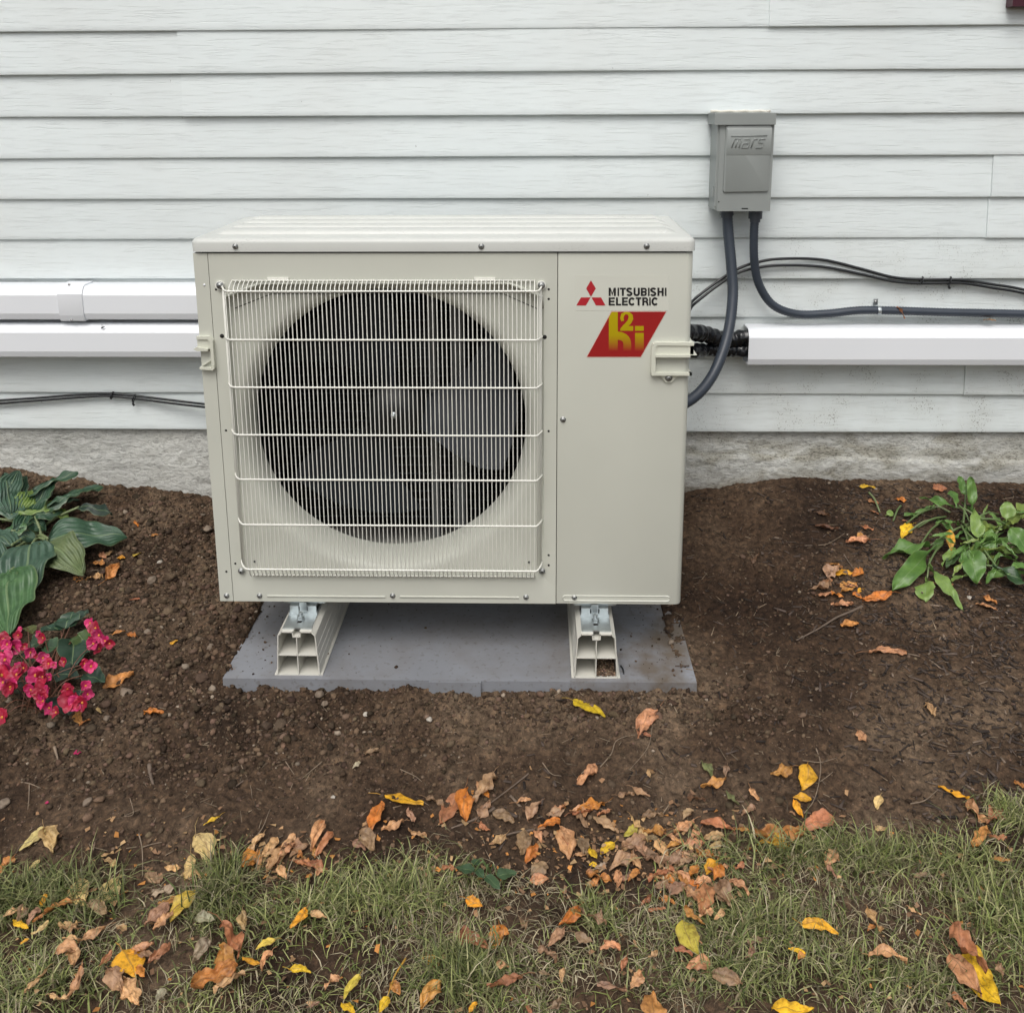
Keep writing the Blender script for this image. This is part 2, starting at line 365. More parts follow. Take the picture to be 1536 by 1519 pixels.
def extr_x(bm, prof, x0, x1, cap=True, closed=True, slices=1):
    """prof: (y, z) outline extruded along X"""
    rows = [[bm.verts.new((x0+(x1-x0)*k/slices, y, z)) for y, z in prof] for k in range(slices+1)]
    n = len(prof)
    for k in range(slices):
        for i in range(n if closed else n-1): bm.faces.new((rows[k][i], rows[k][(i+1) % n], rows[k+1][(i+1) % n], rows[k+1][i]))
    if cap and closed: bm.faces.new(rows[0][::-1]); bm.faces.new(rows[-1])
def tube(bm, pts, r, n=8, cap=True, rf=None):
    pts = [Vector(p) for p in pts]; rings = []; prev = None
    for i, p in enumerate(pts):
        d = (pts[min(i+1, len(pts)-1)]-pts[max(i-1, 0)]).normalized()
        if prev is None: a = d.orthogonal().normalized()
        else: a = (prev-d*prev.dot(d)).normalized()
        prev = a; b = d.cross(a); rr = rf(i/(len(pts)-1)) if rf else r
        rings.append([bm.verts.new(p+(a*math.cos(2*PI*k/n)+b*math.sin(2*PI*k/n))*rr) for k in range(n)])
    for i in range(len(rings)-1):
        for k in range(n): bm.faces.new((rings[i][k], rings[i][(k+1) % n], rings[i+1][(k+1) % n], rings[i+1][k]))
    if cap: bm.faces.new(rings[0][::-1]); bm.faces.new(rings[-1])
def spline(pts, n=10):
    P = [Vector(p) for p in pts]; P = [P[0]*2-P[1]]+P+[P[-1]*2-P[-2]]; out = []
    for i in range(1, len(P)-2):
        for k in range(n):
            t = k/n; a, b, c, d = P[i-1:i+3]
            out.append(.5*((2*b)+(c-a)*t+(2*a-5*b+4*c-d)*t*t+(3*b-a-3*c+d)*t**3))
    out.append(P[-2]); return out
def disc_y(bm, x, y, z, r, t, n=16, r2=None):
    """a round slug facing the front: front face at y, thickness t backwards"""
    r2 = r2 or r
    a = [bm.verts.new((x+r2*math.cos(2*PI*k/n), y, z+r2*math.sin(2*PI*k/n))) for k in range(n)]
    b = [bm.verts.new((x+r*math.cos(2*PI*k/n), y+t, z+r*math.sin(2*PI*k/n))) for k in range(n)]
    bm.faces.new(a)
    for k in range(n): bm.faces.new((a[k], b[k], b[(k+1) % n], a[(k+1) % n]))
def BM(): return bmesh.new()
def tag(o, label=None, cat=None, group=None, kind=None):
    for k, v in (('label', label), ('category', cat), ('group', group), ('kind', kind)):
        if v: o[k] = v
    return o
def thing(name, label, cat, loc=(0, 0, 0), group=None):
    o = bpy.data.objects.new(name, None); COL.objects.link(o); o.location = loc; o.empty_display_size = .05
    return tag(o, label, cat, group)
def np_mesh(name, V, F, tint=None):
    """V (n,3), F (m,k) arrays -> mesh, optional per-vertex colour"""
    me = bpy.data.meshes.new(name); me.vertices.add(len(V)); me.vertices.foreach_set('co', np.asarray(V, np.float32).ravel())
    k = F.shape[1]; me.loops.add(F.size); me.loops.foreach_set('vertex_index', F.astype(np.int32).ravel())
    me.polygons.add(len(F)); me.polygons.foreach_set('loop_start', np.arange(0, F.size, k, dtype=np.int32))
    me.update(calc_edges=True); me.validate()
    if tint is not None:
        a = me.color_attributes.new('tint', 'FLOAT_COLOR', 'POINT'); c = np.ones((len(V), 4), np.float32); c[:, :3] = tint; a.data.foreach_set('color', c.ravel())
    return me

# ================================================================== HOUSE WALL
WY = .598                                  # the butt edges of the siding boards
Z0, PITCH = 1.3554, .1016
house = thing('siding_wall', 'white vinyl clapboard wall with wood grain above the low concrete foundation', 'wall', (0, WY, .34))
def board(zb, xa, xb, proud=0, tilt=0.0, zt=None):
    bm = BM(); z1 = zb+PITCH+.012
    y0 = WY-proud
    prof = [(y0+.0115, zb+.004), (y0+.0115, zb-.0005), (y0+.003, zb-.001), (y0+.0006, zb+.0006), (y0, zb+.004), (y0+.0004, zb+.012), (y0+.0105, z1), (y0+.014, z1), (y0+.0045, zb+.016), (y0+.004, zb+.004)]
    nx = max(2, int((xb-xa)/.08)); rows = []
    for k in range(nx+1):
        x = xa+(xb-xa)*k/nx; w_ = .0011*math.sin(x*2.1+zb*9)+.0007*math.sin(x*5.3+zb*23); dz = tilt*(x-xa)+.0009*math.sin(x*1.3+zb*31)
        rows.append([bm.verts.new((x, y+w_, z+dz)) for y, z in prof])
    n = len(prof)
    for k in range(nx):
        for i in range(n): bm.faces.new((rows[k][i], rows[k][(i+1) % n], rows[k+1][(i+1) % n], rows[k+1][i]))
    bm.faces.new(rows[0][::-1]); bm.faces.new(rows[-1])
    bmesh.ops.recalc_face_normals(bm, faces=bm.faces)
    return link('siding_board', finish(bm, 25), sidm, house)
XL, XR = -4.2, 4.6
seams = {-1: [(1154, 20)], 0: [(1154, 20)], 1: [(267, 80)], 2: [(273, 145)], 4: [(1495, 200)], 5: [(1488, 263)], 6: [(408, 315)], 9: [(1448, 560)]}
for i in range(11, -13, -1):
    zb = Z0-PITCH*i
    if i > 10 or zb > 2.5: continue
    cuts = []
    if i in seams and i != -1:
        for px, py in seams[i]:
            cuts.append(atY(px, py, WY).x)
    if i < 0: cuts.append(-1.5+((i*37) % 30)/10)
    xs = [XL]+cuts+[XR]
    for k in range(len(xs)-1): board(zb, xs[k]-(.03 if k else 0)*0, xs[k+1]+(.025 if k < len(xs)-2 else 0), proud=(.0042 if k % 2 else 0))
bm = BM(); box(bm, XL, XR, WY+.03, WY+.25, .335, 2.75); link('wall_sheathing', finish(bm), M('sheathing', (.3, .28, .25), .9), house)
# foundation: one uneven plastered face
nx, nz = 1500, 90
gx = np.concatenate([np.linspace(XL, -1.6, 60), np.linspace(-1.59, 1.8, nx), np.linspace(1.81, XR, 60)]); gz = np.linspace(-.15, .345, nz)
X, Z = np.meshgrid(gx, gz); Yf = WY+.017+.008*fbm(X*.45, Z*1.3, 9, 4)+.0035*fbm(X*.8, Z*1.5, 48, 4, .65)
led = np.clip((.262+.006*np.sin(X*3)-Z)/.006, 0, 1)*np.clip((X-.3)*4, 0, 1); Yf = Yf-.006*led
V = np.stack([X, Yf, Z], -1).reshape(-1, 3); W_ = len(gx)
idx = np.arange(len(V)).reshape(nz, W_); F = np.stack([idx[:-1, :-1], idx[:-1, 1:], idx[1:, 1:], idx[1:, :-1]], -1).reshape(-1, 4)
me = np_mesh('foundation', V, F); me.polygons.foreach_set('use_smooth', np.ones(len(F), bool))
fo = link('foundation_wall', me, foundm, None, (0, WY, 0)); tag(fo, 'rough whitewashed concrete foundation strip below the siding, stained on the right', 'wall')
# maroon shutter corner, top right
p = atY(1517, 10, WY-.03)
sh = thing('shutter', 'dark maroon window shutter cut off by the upper right corner', 'shutter', (p.x+.15, WY-.02, p.z))
bm = BM(); box(bm, p.x, p.x+.05, WY-.035, WY-.002, p.z, p.z+1.2); box(bm, p.x+.27, p.x+.32, WY-.035, WY-.002, p.z, p.z+1.2); box(bm, p.x+.05, p.x+.27, WY-.034, WY-.002, p.z, p.z+.06)
link('frame', finish(bm, bevel=.003), maroon, sh)
for k in range(26):
    bm = BM(); z = p.z+.07+k*.042; prism(bm, [(p.x+.05, z), (p.x+.27, z), (p.x+.27, z+.038), (p.x+.05, z+.038)], WY-.028, WY-.012); link('slat', finish(bm, bevel=.002), maroon, sh)

# ================================================================== GROUND
def axis(a, b, fa, fb, fine):
    m = np.arange(a, b+1e-6, fine); l = a-np.geomspace(.02, a-fa, 26)[::-1]; r = b+np.geomspace(.02, fb-b, 26)
    return np.concatenate([l, m, r])
gx = axis(-1.55, 1.75, -40, 40, .0045)
gy = np.concatenate([-1.15-np.geomspace(.02, 40, 26)[::-1], np.arange(-1.15, .64, .0045)])
X, Y = np.meshgrid(gx, gy); Zg = hgt_pad(X, Y)
# where the soil is loose and cloddy (left bed, along the slab) and where it is trodden smooth (right and middle)
def loose(x, y):
    l = np.clip(1.05-(x+.30)/.42, 0, 1)*np.clip((y+.34)/.12, 0, 1)
    f = np.exp(-((y+.11)/.06)**2)*np.clip((.75-np.abs(x))/.2, 0, 1)
    return np.clip(np.maximum(l, f*.9)+.24+.3*fbm(x, y, 4, 3), .14, 1)
LM = loose(X, Y); near = (np.abs(X) < 2.4) & (Y > -1.6)
# only drop the relief inside the slab's footprint (its underside sits there)
relief = (.010*LM+.006)*fbm(X, Y, 24, 4, .6)+.0065*fbm(X+5, Y, 80, 3, .65)*(.6+LM)
ins = np.clip(pad_in(X, Y)/.01+.3, 0, 1)
Zg = Zg+np.where(near, relief*(1-ins), 0)
V = np.stack([X, Y, Zg], -1).reshape(-1, 3); idx = np.arange(len(V)).reshape(len(gy), len(gx))
F = np.stack([idx[:-1, :-1], idx[:-1, 1:], idx[1:, 1:], idx[1:, :-1]], -1).reshape(-1, 4)
me = np_mesh('ground', V, F); me.polygons.foreach_set('use_smooth', np.ones(len(F), bool))
gr = link('ground', me, soilm); tag(gr, 'dark brown bare garden soil sloping down from the house to the lawn', kind='structure')
_gx, _gy, _Zg = gx, gy, Zg
def surf(x, y):
    """height of the real ground mesh at x, y"""
    x = np.atleast_1d(np.asarray(x, float)); y = np.atleast_1d(np.asarray(y, float))
    i = np.clip(np.searchsorted(_gx, x)-1, 0, len(_gx)-2); j = np.clip(np.searchsorted(_gy, y)-1, 0, len(_gy)-2)
    fx = (x-_gx[i])/(_gx[i+1]-_gx[i]); fy = (y-_gy[j])/(_gy[j+1]-_gy[j])
    return (_Zg[j, i]*(1-fx)+_Zg[j, i+1]*fx)*(1-fy)+(_Zg[j+1, i]*(1-fx)+_Zg[j+1, i+1]*fx)*fy

# icosahedron template for crumbs of earth
_t = (1+5**.5)/2
ICO = np.array([(-1, _t, 0), (1, _t, 0), (-1, -_t, 0), (1, -_t, 0), (0, -1, _t), (0, 1, _t), (0, -1, -_t), (0, 1, -_t), (_t, 0, -1), (_t, 0, 1), (-_t, 0, -1), (-_t, 0, 1)])/1.9
ICF = np.array([(0, 11, 5), (0, 5, 1), (0, 1, 7), (0, 7, 10), (0, 10, 11), (1, 5, 9), (5, 11, 4), (11, 10, 2), (10, 7, 6), (7, 1, 8), (3, 9, 4), (3, 4, 2), (3, 2, 6), (3, 6, 8), (3, 8, 9), (4, 9, 5), (2, 4, 11), (6, 2, 10), (8, 6, 7), (9, 8, 1)])
def sub(V, F):
    V = list(map(tuple, V)); out = []; c = {}
    def mid(a, b):
        k = (min(a, b), max(a, b))
        if k not in c:
            p = (np.array(V[a])+np.array(V[b]))/2; V.append(tuple(p/np.linalg.norm(p))); c[k] = len(V)-1
        return c[k]
    for a, b, d in F:
        x, y, z = mid(a, b), mid(b, d), mid(d, a); out += [(a, x, z), (b, y, x), (d, z, y), (x, y, z)]
    return np.array(V), np.array(out)
IC1V, IC1F = sub(ICO, ICF)
IC2V, IC2F = sub(IC1V, IC1F)
R = np.random.RandomState(11)
def rotm(n):
    q = R.randn(n, 4); q /= np.linalg.norm(q, axis=1)[:, None]; a, b, c, d = q.T
    return np.stack([1-2*(c*c+d*d), 2*(b*c-a*d), 2*(b*d+a*c), 2*(b*c+a*d), 1-2*(b*b+d*d), 2*(c*d-a*b), 2*(b*d-a*c), 2*(c*d+a*b), 1-2*(b*b+c*c)], -1).reshape(n, 3, 3)
def crumbs(pts, sizes, base, bf, cols, jit=.30, flat=(1, 1, .72), lump=0):
    n = len(pts); nv = len(base)
    Vv = base[None]*(1+jit*(R.rand(n, nv, 1)-.5)*2)*(np.array([1, 1, 1])*(1+.35*(R.rand(n, 1, 3)-.5)*2))
    if lump:
        for q_ in range(5):
            dr = R.randn(n, 3); dr /= np.linalg.norm(dr, axis=1)[:, None]; dt = np.einsum('kj,nj->nk', base, dr)
            Vv = Vv*(1-lump*np.clip(dt-.45, 0, 1))[:, :, None]
    Vv = np.einsum('nij,nkj->nki', rotm(n), Vv)*sizes[:, None, None]*np.array(flat)+pts[:, None, :]
    Ff = bf[None]+(np.arange(n)*nv)[:, None, None]
    return Vv.reshape(-1, 3), Ff.reshape(-1, 3), np.repeat(cols, nv, 0)
def soilcols(n, k=1.0):
    b = np.array([.100, .068, .046])*k; c = b[None]*(.35+1.35*R.rand(n, 1)**1.3)*(1+.12*(R.rand(n, 3)-.5))
    pale = R.rand(n) < .018; c[pale] = np.array([.26, .21, .16])*(.6+.8*R.rand(pale.sum(), 1)); return c
# grassline (photo edge of the lawn taken down to the ground)
_gl = [(-250, 1330), (0, 1318), (110, 1312), (180, 1352), (260, 1345), (310, 1310), (420, 1318), (520, 1290), (600, 1278), (680, 1280), (760, 1318), (860, 1345), (960, 1345), (1040, 1300), (1120, 1268), (1230, 1255), (1340, 1268), (1420, 1285), (1470, 1245), (1536, 1215), (1800, 1190)]
def _gflat(px, py):
    d = ray(px, py); return CAM+d*((-.03-CAM.z)/d.z)
_gp = [_gflat(*q) for q in _gl]; _gpx = [q.x for q in _gp]; _gpy = [q.y for q in _gp]
def lawn(x, y):
    """>0 inside the lawn"""
    edge = np.interp(x, _gpx, _gpy); a = edge-y+.045*fbm(x, y, 9, 4)
    return a
def bare(x, y):
    b = np.zeros_like(x)
    for px, py, rx, ry in ((770, 1395, .085, .05), (640, 1440, .05, .05), (150, 1385, .05, .022), (1235, 1345, .03, .02), (1480, 1519, .05, .03), (430, 1505, .05, .02), (1290, 1400, .03, .02)):
        q = _gflat(px, py); b = np.maximum(b, np.exp(-(((x-q.x)/rx)**2+((y-q.y)/ry)**2)))
    return b
def scatter(n, x0, x1, y0, y1, fn):
    x = x0+(x1-x0)*R.rand(n); y = y0+(y1-y0)*R.rand(n); keep = R.rand(n) < fn(x, y); return x[keep], y[keep]
# fine crumbs
parts = []
x, y = scatter(150000, -1.5, 1.6, -.62, .595, lambda a, b: np.clip(loose(a, b)**1.2*.42, .03, 1)*(lawn(a, b) < .03)*(pad_in(a, b) < .004))
s = .0016+.0028*R.rand(len(x))**2
parts.append(crumbs(np.stack([x, y, surf(x, y)+s*.25], -1), s, ICO, ICF, soilcols(len(x))))
x, y = scatter(17000, -1.5, 1.6, -.45, .595, lambda a, b: np.clip(loose(a, b)**2*.62, .008, 1)*np.where(a > -.3, .55, 1)*(lawn(a, b) < 0)*(pad_in(a, b) < .002))
s = .0038+.0055*R.rand(len(x))**2.2
parts.append(crumbs(np.stack([x, y, surf(x, y)+s*.25], -1), s, ICO, ICF, soilcols(len(x))))
x, y = scatter(900, -1.5, 1.5, -.32, .59, lambda a, b: np.clip(loose(a, b)**3*.55, .0, 1)*np.where(a > -.35, .35, 1)*(pad_in(a, b) < -.005))
s = .007+.009*R.rand(len(x))**2.5
parts.append(crumbs(np.stack([x, y, surf(x, y)+s*.15], -1), s, IC2V, IC2F, soilcols(len(x), .9), jit=.13, lump=.62))
# a sprinkle knocked onto the slab
x, y = scatter(900, -.45, .48, -.06, .3, lambda a, b: np.clip(np.exp(-((a+.42)/.07)**2)+np.exp(-((a-.45)/.06)**2)+.05, 0, 1))
s = .0009+.003*R.rand(len(x))**4
parts.append(crumbs(np.stack([x, y, np.full(len(x), .0493)+s*.4], -1), s, ICO, ICF, soilcols(len(x), .8)))
off = 0; VV = []; FF = []; CC = []
for v, f, c in parts: VV.append(v); FF.append(f+off); CC.append(c); off += len(v)
me = np_mesh('soil_crumbs', np.concatenate(VV), np.concatenate(FF), np.concatenate(CC)); tag(link('soil_crumbs', me, clodm), 'loose crumbs and clods of brown earth over the bed', 'soil', kind='stuff')
# mulch slivers on the right and old fibres everywhere
def slivers(x, y, ln, wd, cols, tilt=.35):
    n = len(x); a = R.rand(n)*2*PI; d = np.stack([np.cos(a), np.sin(a), (R.rand(n)-.5)*tilt], -1); d /= np.linalg.norm(d, axis=1)[:, None]
    sd_ = np.stack([-np.sin(a), np.cos(a), (R.rand(n)-.5)*.6], -1); up = np.array([0, 0, 1.])
    P = np.stack([x, y, surf(x, y)+.0018], -1); h = wd*.35
    V = np.empty((n, 8, 3)); tp = .5+.5*R.rand(n, 1)
    for k, (l, w2, u) in enumerate(((-1, -1, -1), (1, -1, -1), (1, 1, -1), (-1, 1, -1), (-1, -1, 1), (1, -1, 1), (1, 1, 1), (-1, 1, 1))):
        V[:, k] = P+d*(l*ln[:, None]/2)+sd_*(w2*wd[:, None]/2)*(tp if l > 0 else 1)+up*(u*h[:, None]/2)
    F = np.array([(3, 2, 1, 0), (4, 5, 6, 7), (0, 1, 5, 4), (1, 2, 6, 5), (2, 3, 7, 6), (3, 0, 4, 7)])[None]+(np.arange(n)*8)[:, None, None]
    return V.reshape(-1, 3), F.reshape(-1, 4), np.repeat(cols, 8, 0)
mk = lambda a, b: np.clip((a-.72)/.3+.25*fbm(a, b, 6, 2), .10, 1)*(a > .1)*(lawn(a, b) < .02)*(pad_in(a, b) < 0)
x, y = scatter(17000, .1, 1.7, -.5, .59, lambda a, b: mk(a, b)*.62)
n = len(x); c = np.array([.062, .046, .037])[None]*(.35+1.5*R.rand(n, 1)**1.5); pr = R.rand(n) < .07; c[pr] = np.array([.2, .15, .11])*(.6+.6*R.rand(pr.sum(), 1))
v, f, cc = slivers(x, y, .006+.024*R.rand(n)**1.6, .0016+.004*R.rand(n)**1.5, c)
me = np_mesh('bark_mulch', v, f, cc); tag(link('bark_mulch', me, mulchm), 'dark shredded bark mulch on the right of the bed', 'mulch', kind='stuff')
x, y = scatter(4200, -1.45, 1.6, -.62, .585, lambda a, b: np.full(len(a), .75)*(pad_in(a, b) < 0))
n = len(x); c = np.array([.19, .145, .10])[None]*(.3+1.4*R.rand(n, 1)**1.4)
v, f, cc = slivers(x, y, .006+.026*R.rand(n)**2, .0006+.0012*R.rand(n), c, .5)
me = np_mesh('root_fibres', v, f, cc); tag(link('root_fibres', me, mulchm), 'thin dry root fibres and straw bits on the soil', 'plant debris', kind='stuff')

# grass
def blades(x, y, ln, wd, lean, cols, seg=3):
    n = len(x); a = R.rand(n)*2*PI; ca, sa = np.cos(a), np.sin(a); tw = a+PI/2+(R.rand(n)-.5)*1.2
    P0 = np.stack([x, y, surf(x, y)-.002], -1); V = np.empty((n, (seg+1)*2, 3)); bend = lean*(.6+.8*R.rand(n)); side = (R.rand(n)-.5)*.9
    for k in range(seg+1):
        t = k/seg; ang = bend*t*1.15
        hx = ln*(t*np.sin(ang*.75)); hz = ln*(t*np.cos(ang*.85)); q = ln*t*t*side*.5
        c = P0+np.stack([hx*ca-q*sa, hx*sa+q*ca, np.maximum(hz, .0005+.002*t)], -1); w2 = wd*(1-t*.92)/2
        V[:, 2*k] = c-np.stack([np.cos(tw), np.sin(tw), 0*tw], -1)*w2[:, None]; V[:, 2*k+1] = c+np.stack([np.cos(tw), np.sin(tw), 0*tw], -1)*w2[:, None]
    F = np.array([(2*k, 2*k+1, 2*k+3, 2*k+2) for k in range(seg)])[None]+(np.arange(n)*(seg+1)*2)[:, None, None]
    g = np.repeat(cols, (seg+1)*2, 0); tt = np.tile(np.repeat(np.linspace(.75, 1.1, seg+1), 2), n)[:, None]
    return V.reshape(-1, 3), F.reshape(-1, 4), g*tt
def gcols(n, dry, dark=1.0):
    g = np.array([[.22, .25, .075], [.285, .30, .12], [.155, .195, .06], [.33, .32, .15]])[R.randint(0, 4, n)]*dark*(.35+1.0*R.rand(n, 1))
    d = np.array([[.40, .34, .21], [.31, .25, .15], [.48, .42, .28]])[R.randint(0, 3, n)]*(.35+.85*R.rand(n, 1))
    m = (R.rand(n) < dry)[:, None]; return np.where(m, d, g)
def dens(a, b):
    l = lawn(a, b); return np.clip((l+.012)/.05, 0, 1)*(1-.97*bare(a, b))*np.clip(.72+1.9*fbm(a, b, 7, 4, .6), .04, 1)
parts = []
x, y = scatter(44000, -.95, 1.25, -.92, -.30, lambda a, b: dens(a, b)*.9)
dry = np.clip(.26+.9*fbm(x, y, 5, 3), .06, .85); n = len(x)
parts.append(blades(x, y, .012+.028*R.rand(n), .0017+.0021*R.rand(n)**1.5, 1.0+1.45*R.rand(n), gcols(n, dry)))
x, y = scatter(22000, -.95, 1.25, -.92, -.30, lambda a, b: np.clip((lawn(a, b)+.04)/.06, 0, 1)*np.clip(.5+1.5*fbm(a, b, 11, 3), .08, 1)); n = len(x)      # dead thatch lying flat
parts.append(blades(x, y, .018+.034*R.rand(n), .0010+.0012*R.rand(n), 1.5+.4*R.rand(n), gcols(n, .85)))
for px, py, rx, ry, cnt, ln, dk in ((60, 1350, .11, .04, 900, .065, .72), (335, 1340, .035, .045, 420, .07, .7), (700, 1465, .06, .035, 600, .062, .8), (575, 1345, .10, .04, 700, .055, 1.0), (895, 1375, .03, .03, 160, .05, .9), (1260, 1290, .2, .03, 900, .06, .85), (1500, 1370, .08, .10, 900, .06, 1.0), (1130, 1400, .12, .05, 600, .05, .8), (470, 1365, .07, .04, 400, .05, 1.0), (1100, 1470, .10, .03, 400, .05, .85), (1510, 1240, .03, .03, 200, .05, 1.0), (1360, 1470, .12, .03, 400, .045, .85), (40, 1480, .12, .03, 350, .045, .9)):
    q = _gflat(px, py); x = q.x+rx*R.randn(cnt)*.6; y = q.y+ry*R.randn(cnt)*.6
    parts.append(blades(x, y, ln*(.45+.65*R.rand(cnt)), .0020+.0022*R.rand(cnt), .45+1.3*R.rand(cnt), gcols(cnt, .06, dk)))
# the lawn goes on outside the frame, coarser
x, y = scatter(60000, -3.2, 3.4, -2.6, -.3, lambda a, b: (lawn(a, b) > .0)*((np.abs(a-.15) > 1.05) | (b < -.9))*1.0); n = len(x)
parts.append(blades(x, y, .02+.035*R.rand(n), .003+.003*R.rand(n), .5+1.1*R.rand(n), gcols(n, .35), 2))
off = 0; VV = []; FF = []; CC = []
for v, f, c in parts: VV.append(v); FF.append(f+off); CC.append(c); off += len(v)
me = np_mesh('grass', np.concatenate(VV), np.concatenate(FF), np.concatenate(CC))
tag(link('lawn_grass', me, grassm), 'short patchy lawn of green and straw-coloured grass along the bottom', 'grass', kind='stuff')

# ================================================================== SLAB
PT = .049
slab = thing('equipment_pad', 'flat grey plastic equipment pad sunk in the soil under the outdoor unit', 'pad', (0, .18, PT))
bm = BM(); box(bm, -.456, .50, -.072, .46, -.01, PT); me = finish(bm, bevel=.006, seg=3); link('slab', me, padm, slab)
a = atY(643, 1020, -.078); b = atY(721, 1020, -.078)
bm = BM(); box(bm, a.x, b.x, -.0795, -.074, -.005, PT+.0008); link('edge_tab', finish(bm, bevel=.002), padm, slab)

# ================================================================== THE HEAT PUMP
ZB, ZT, LZ = .180, .9356, .9103            # underside, lid top, lid lower edge
HW, DP = .475, .338
unit = thing('heat_pump_unit', 'cream outdoor heat pump with a round fan behind a wire guard and red logos', 'heat pump', (0, .17, ZB))
# lid: rounded rim with raised ribs running across
bm = BM()
def rrect(x0, x1, y0, y1, r, n=6):
    o = []
    for cx, cy, a0 in ((x1-r, y0+r, -PI/2), (x1-r, y1-r, 0), (x0+r, y1-r, PI/2), (x0+r, y0+r, PI)):
        for k in range(n+1): a = a0+PI/2*k/n; o.append((cx+r*math.cos(a), cy+r*math.sin(a)))
    return o
rings = []
for ins_, z in ((.0, LZ), (.0, ZT-.009), (.0012, ZT-.0045), (.0045, ZT-.0012), (.009, ZT), (.016, ZT)):
    rings.append([bm.verts.new((x, y, z)) for x, y in rrect(-.4775+ins_, .4775-ins_, -.0045+ins_, .3465-ins_, max(.003, .014-ins_*.6))])
n = len(rings[0])
for k in range(len(rings)-1):
    for i in range(n): bm.faces.new((rings[k][i], rings[k][(i+1) % n], rings[k+1][(i+1) % n], rings[k+1][i]))
bm.faces.new(rings[-1])
bmesh.ops.recalc_face_normals(bm, faces=bm.faces)
lid = link('lid', finish(bm, 40), lidm, unit)
for k, (y0, y1) in enumerate(((.055, .108), (.132, .178), (.202, .246), (.270, .312))):        # pressed ribs
    bm = BM(); hh = .0068; e = .010
    prof = [(y0, ZT-.001), (y0+.002, ZT+hh*.7), (y0+.006, ZT+hh), (y1-.006, ZT+hh), (y1-.002, ZT+hh*.7), (y1, ZT-.001)]
    xs = [(-.452-.0*k, 0), (-.440, .55), (-.430, 1), (.430, 1), (.440, .55), (.452, 0)]
    rows = [[bm.verts.new((x, y, ZT-.001+(z-ZT+.001)*f_)) for y, z in prof] for x, f_ in xs]
    for i in range(5):
        for j in range(5): bm.faces.new((rows[i][j], rows[i+1][j], rows[i+1][j+1], rows[i][j+1]))
    link('lid_rib', finish(bm, 35), lidm, lid)
# label plate on the lid, back left
bm = BM(); box(bm, -.425, -.352, .1095, .1305, ZT, ZT+.0006); link('lid_label', finish(bm), M('lid_label_plate', (.50, .49, .43), .5), lid)
# body shell pieces
XS0, XS1 = -.4465, .2185
bm = BM(); box(bm, -HW, XS0-.0012, 0, DP, ZB, LZ-.0035); link('corner_panel', finish(bm, bevel=.006, seg=3), cream, unit)
bm = BM()
pts = [(XS1+.0012, .0), (XS1+.0012, .02), (HW-.03, .02), (HW-.03, DP), (HW, DP), (HW, .012), (HW-.0035, .0035), (HW-.012, 0)]
a = [bm.verts.new((x, y, ZB)) for x, y in pts]; b = [bm.verts.new((x, y, LZ-.0035)) for x, y in pts]; n = len(pts)
bm.faces.new(a); bm.faces.new(b[::-1])
for i in range(n): bm.faces.new((a[i], a[(i+1) % n], b[(i+1) % n], b[i]))
bmesh.ops.recalc_face_normals(bm, faces=bm.faces)
link('service_panel', finish(bm, 50, bevel=.0022, seg=2, bang=60), cream, unit)
# dark strips behind the joints, their colour standing in for seam shade
bm = BM(); box(bm, -.46, .46, .006, .02, LZ-.012, LZ+.003); box(bm, XS0-.006, XS0+.006, .005, .019, ZB+.002, LZ-.012); box(bm, XS1-.006, XS1+.006, .005, .019, ZB+.002, LZ-.012)
link('seam_shade', finish(bm), seamm, unit)
# front panel with recess and bell mouth
FC = Vector((-.1185, 0, .5515)); RO_, RI_ = .3045, .2765
poly = [(-.4255, .241), (.1935, .241), (.1935, .822), (.128, .8475), (-.348, .8475), (-.424, .822)]
rect = [(XS0, ZB), (XS1, ZB), (XS1, LZ-.0035), (XS0, LZ-.0035)]
def hit(poly, ang):
    d = (math.cos(ang), math.sin(ang)); best = None
    for i in range(len(poly)):
        (x1, z1), (x2, z2) = poly[i], poly[(i+1) % len(poly)]; x1 -= FC.x; x2 -= FC.x; z1 -= FC.z; z2 -= FC.z
        ex, ez = x2-x1, z2-z1; den = d[0]*ez-d[1]*ex
        if abs(den) < 1e-9: continue
        t = (x1*ez-z1*ex)/den; s_ = (x1*d[1]-z1*d[0])/den
        if t > 0 and -1e-6 <= s_ <= 1+1e-6 and (best is None or t < best): best = t
    return (FC.x+d[0]*best, FC.z+d[1]*best)
angs = [2*PI*k/144 for k in range(144)]+[math.atan2(z-FC.z, x-FC.x) % (2*PI) for x, z in poly+rect]
angs = sorted(set(round(a, 5) for a in angs))
dep = lambda z: .002+.020*max(0, min(1, (z-.25)/.55))
bm = BM(); R0 = []; R0b = []; R1 = []; R2 = []
for a in angs:
    x, z = hit(rect, a); R0.append(bm.verts.new((x, 0, z))); R0b.append(bm.verts.new((x, .012, z)))
    x, z = hit(poly, a); R1.append(bm.verts.new((x, 0, z)))
    k = .978; x2, z2 = FC.x+(x-FC.x)*k, FC.z+(z-FC.z)*k; R2.append(bm.verts.new((x2, dep(z2), z2)))
prof = [(RO_+.003, 0), (RO_-.001, .04), (.2965, .10), (.2915, .25), (.2855, .5), (.2810, .8), (.2785, 1.05), (RI_, 1.5), (RI_, 2.4)]
rr = [R0b, R0, R1, R2]
for rad, tt in prof:
    row = []
    for a in angs:
        x, z = FC.x+rad*math.cos(a), FC.z+rad*math.sin(a); d0 = dep(z); row.append(bm.verts.new((x, d0+(.036-d0)*min(tt, 1)+.02*max(0, tt-1)+.004*tt, z)))
    rr.append(row)
n = len(angs)
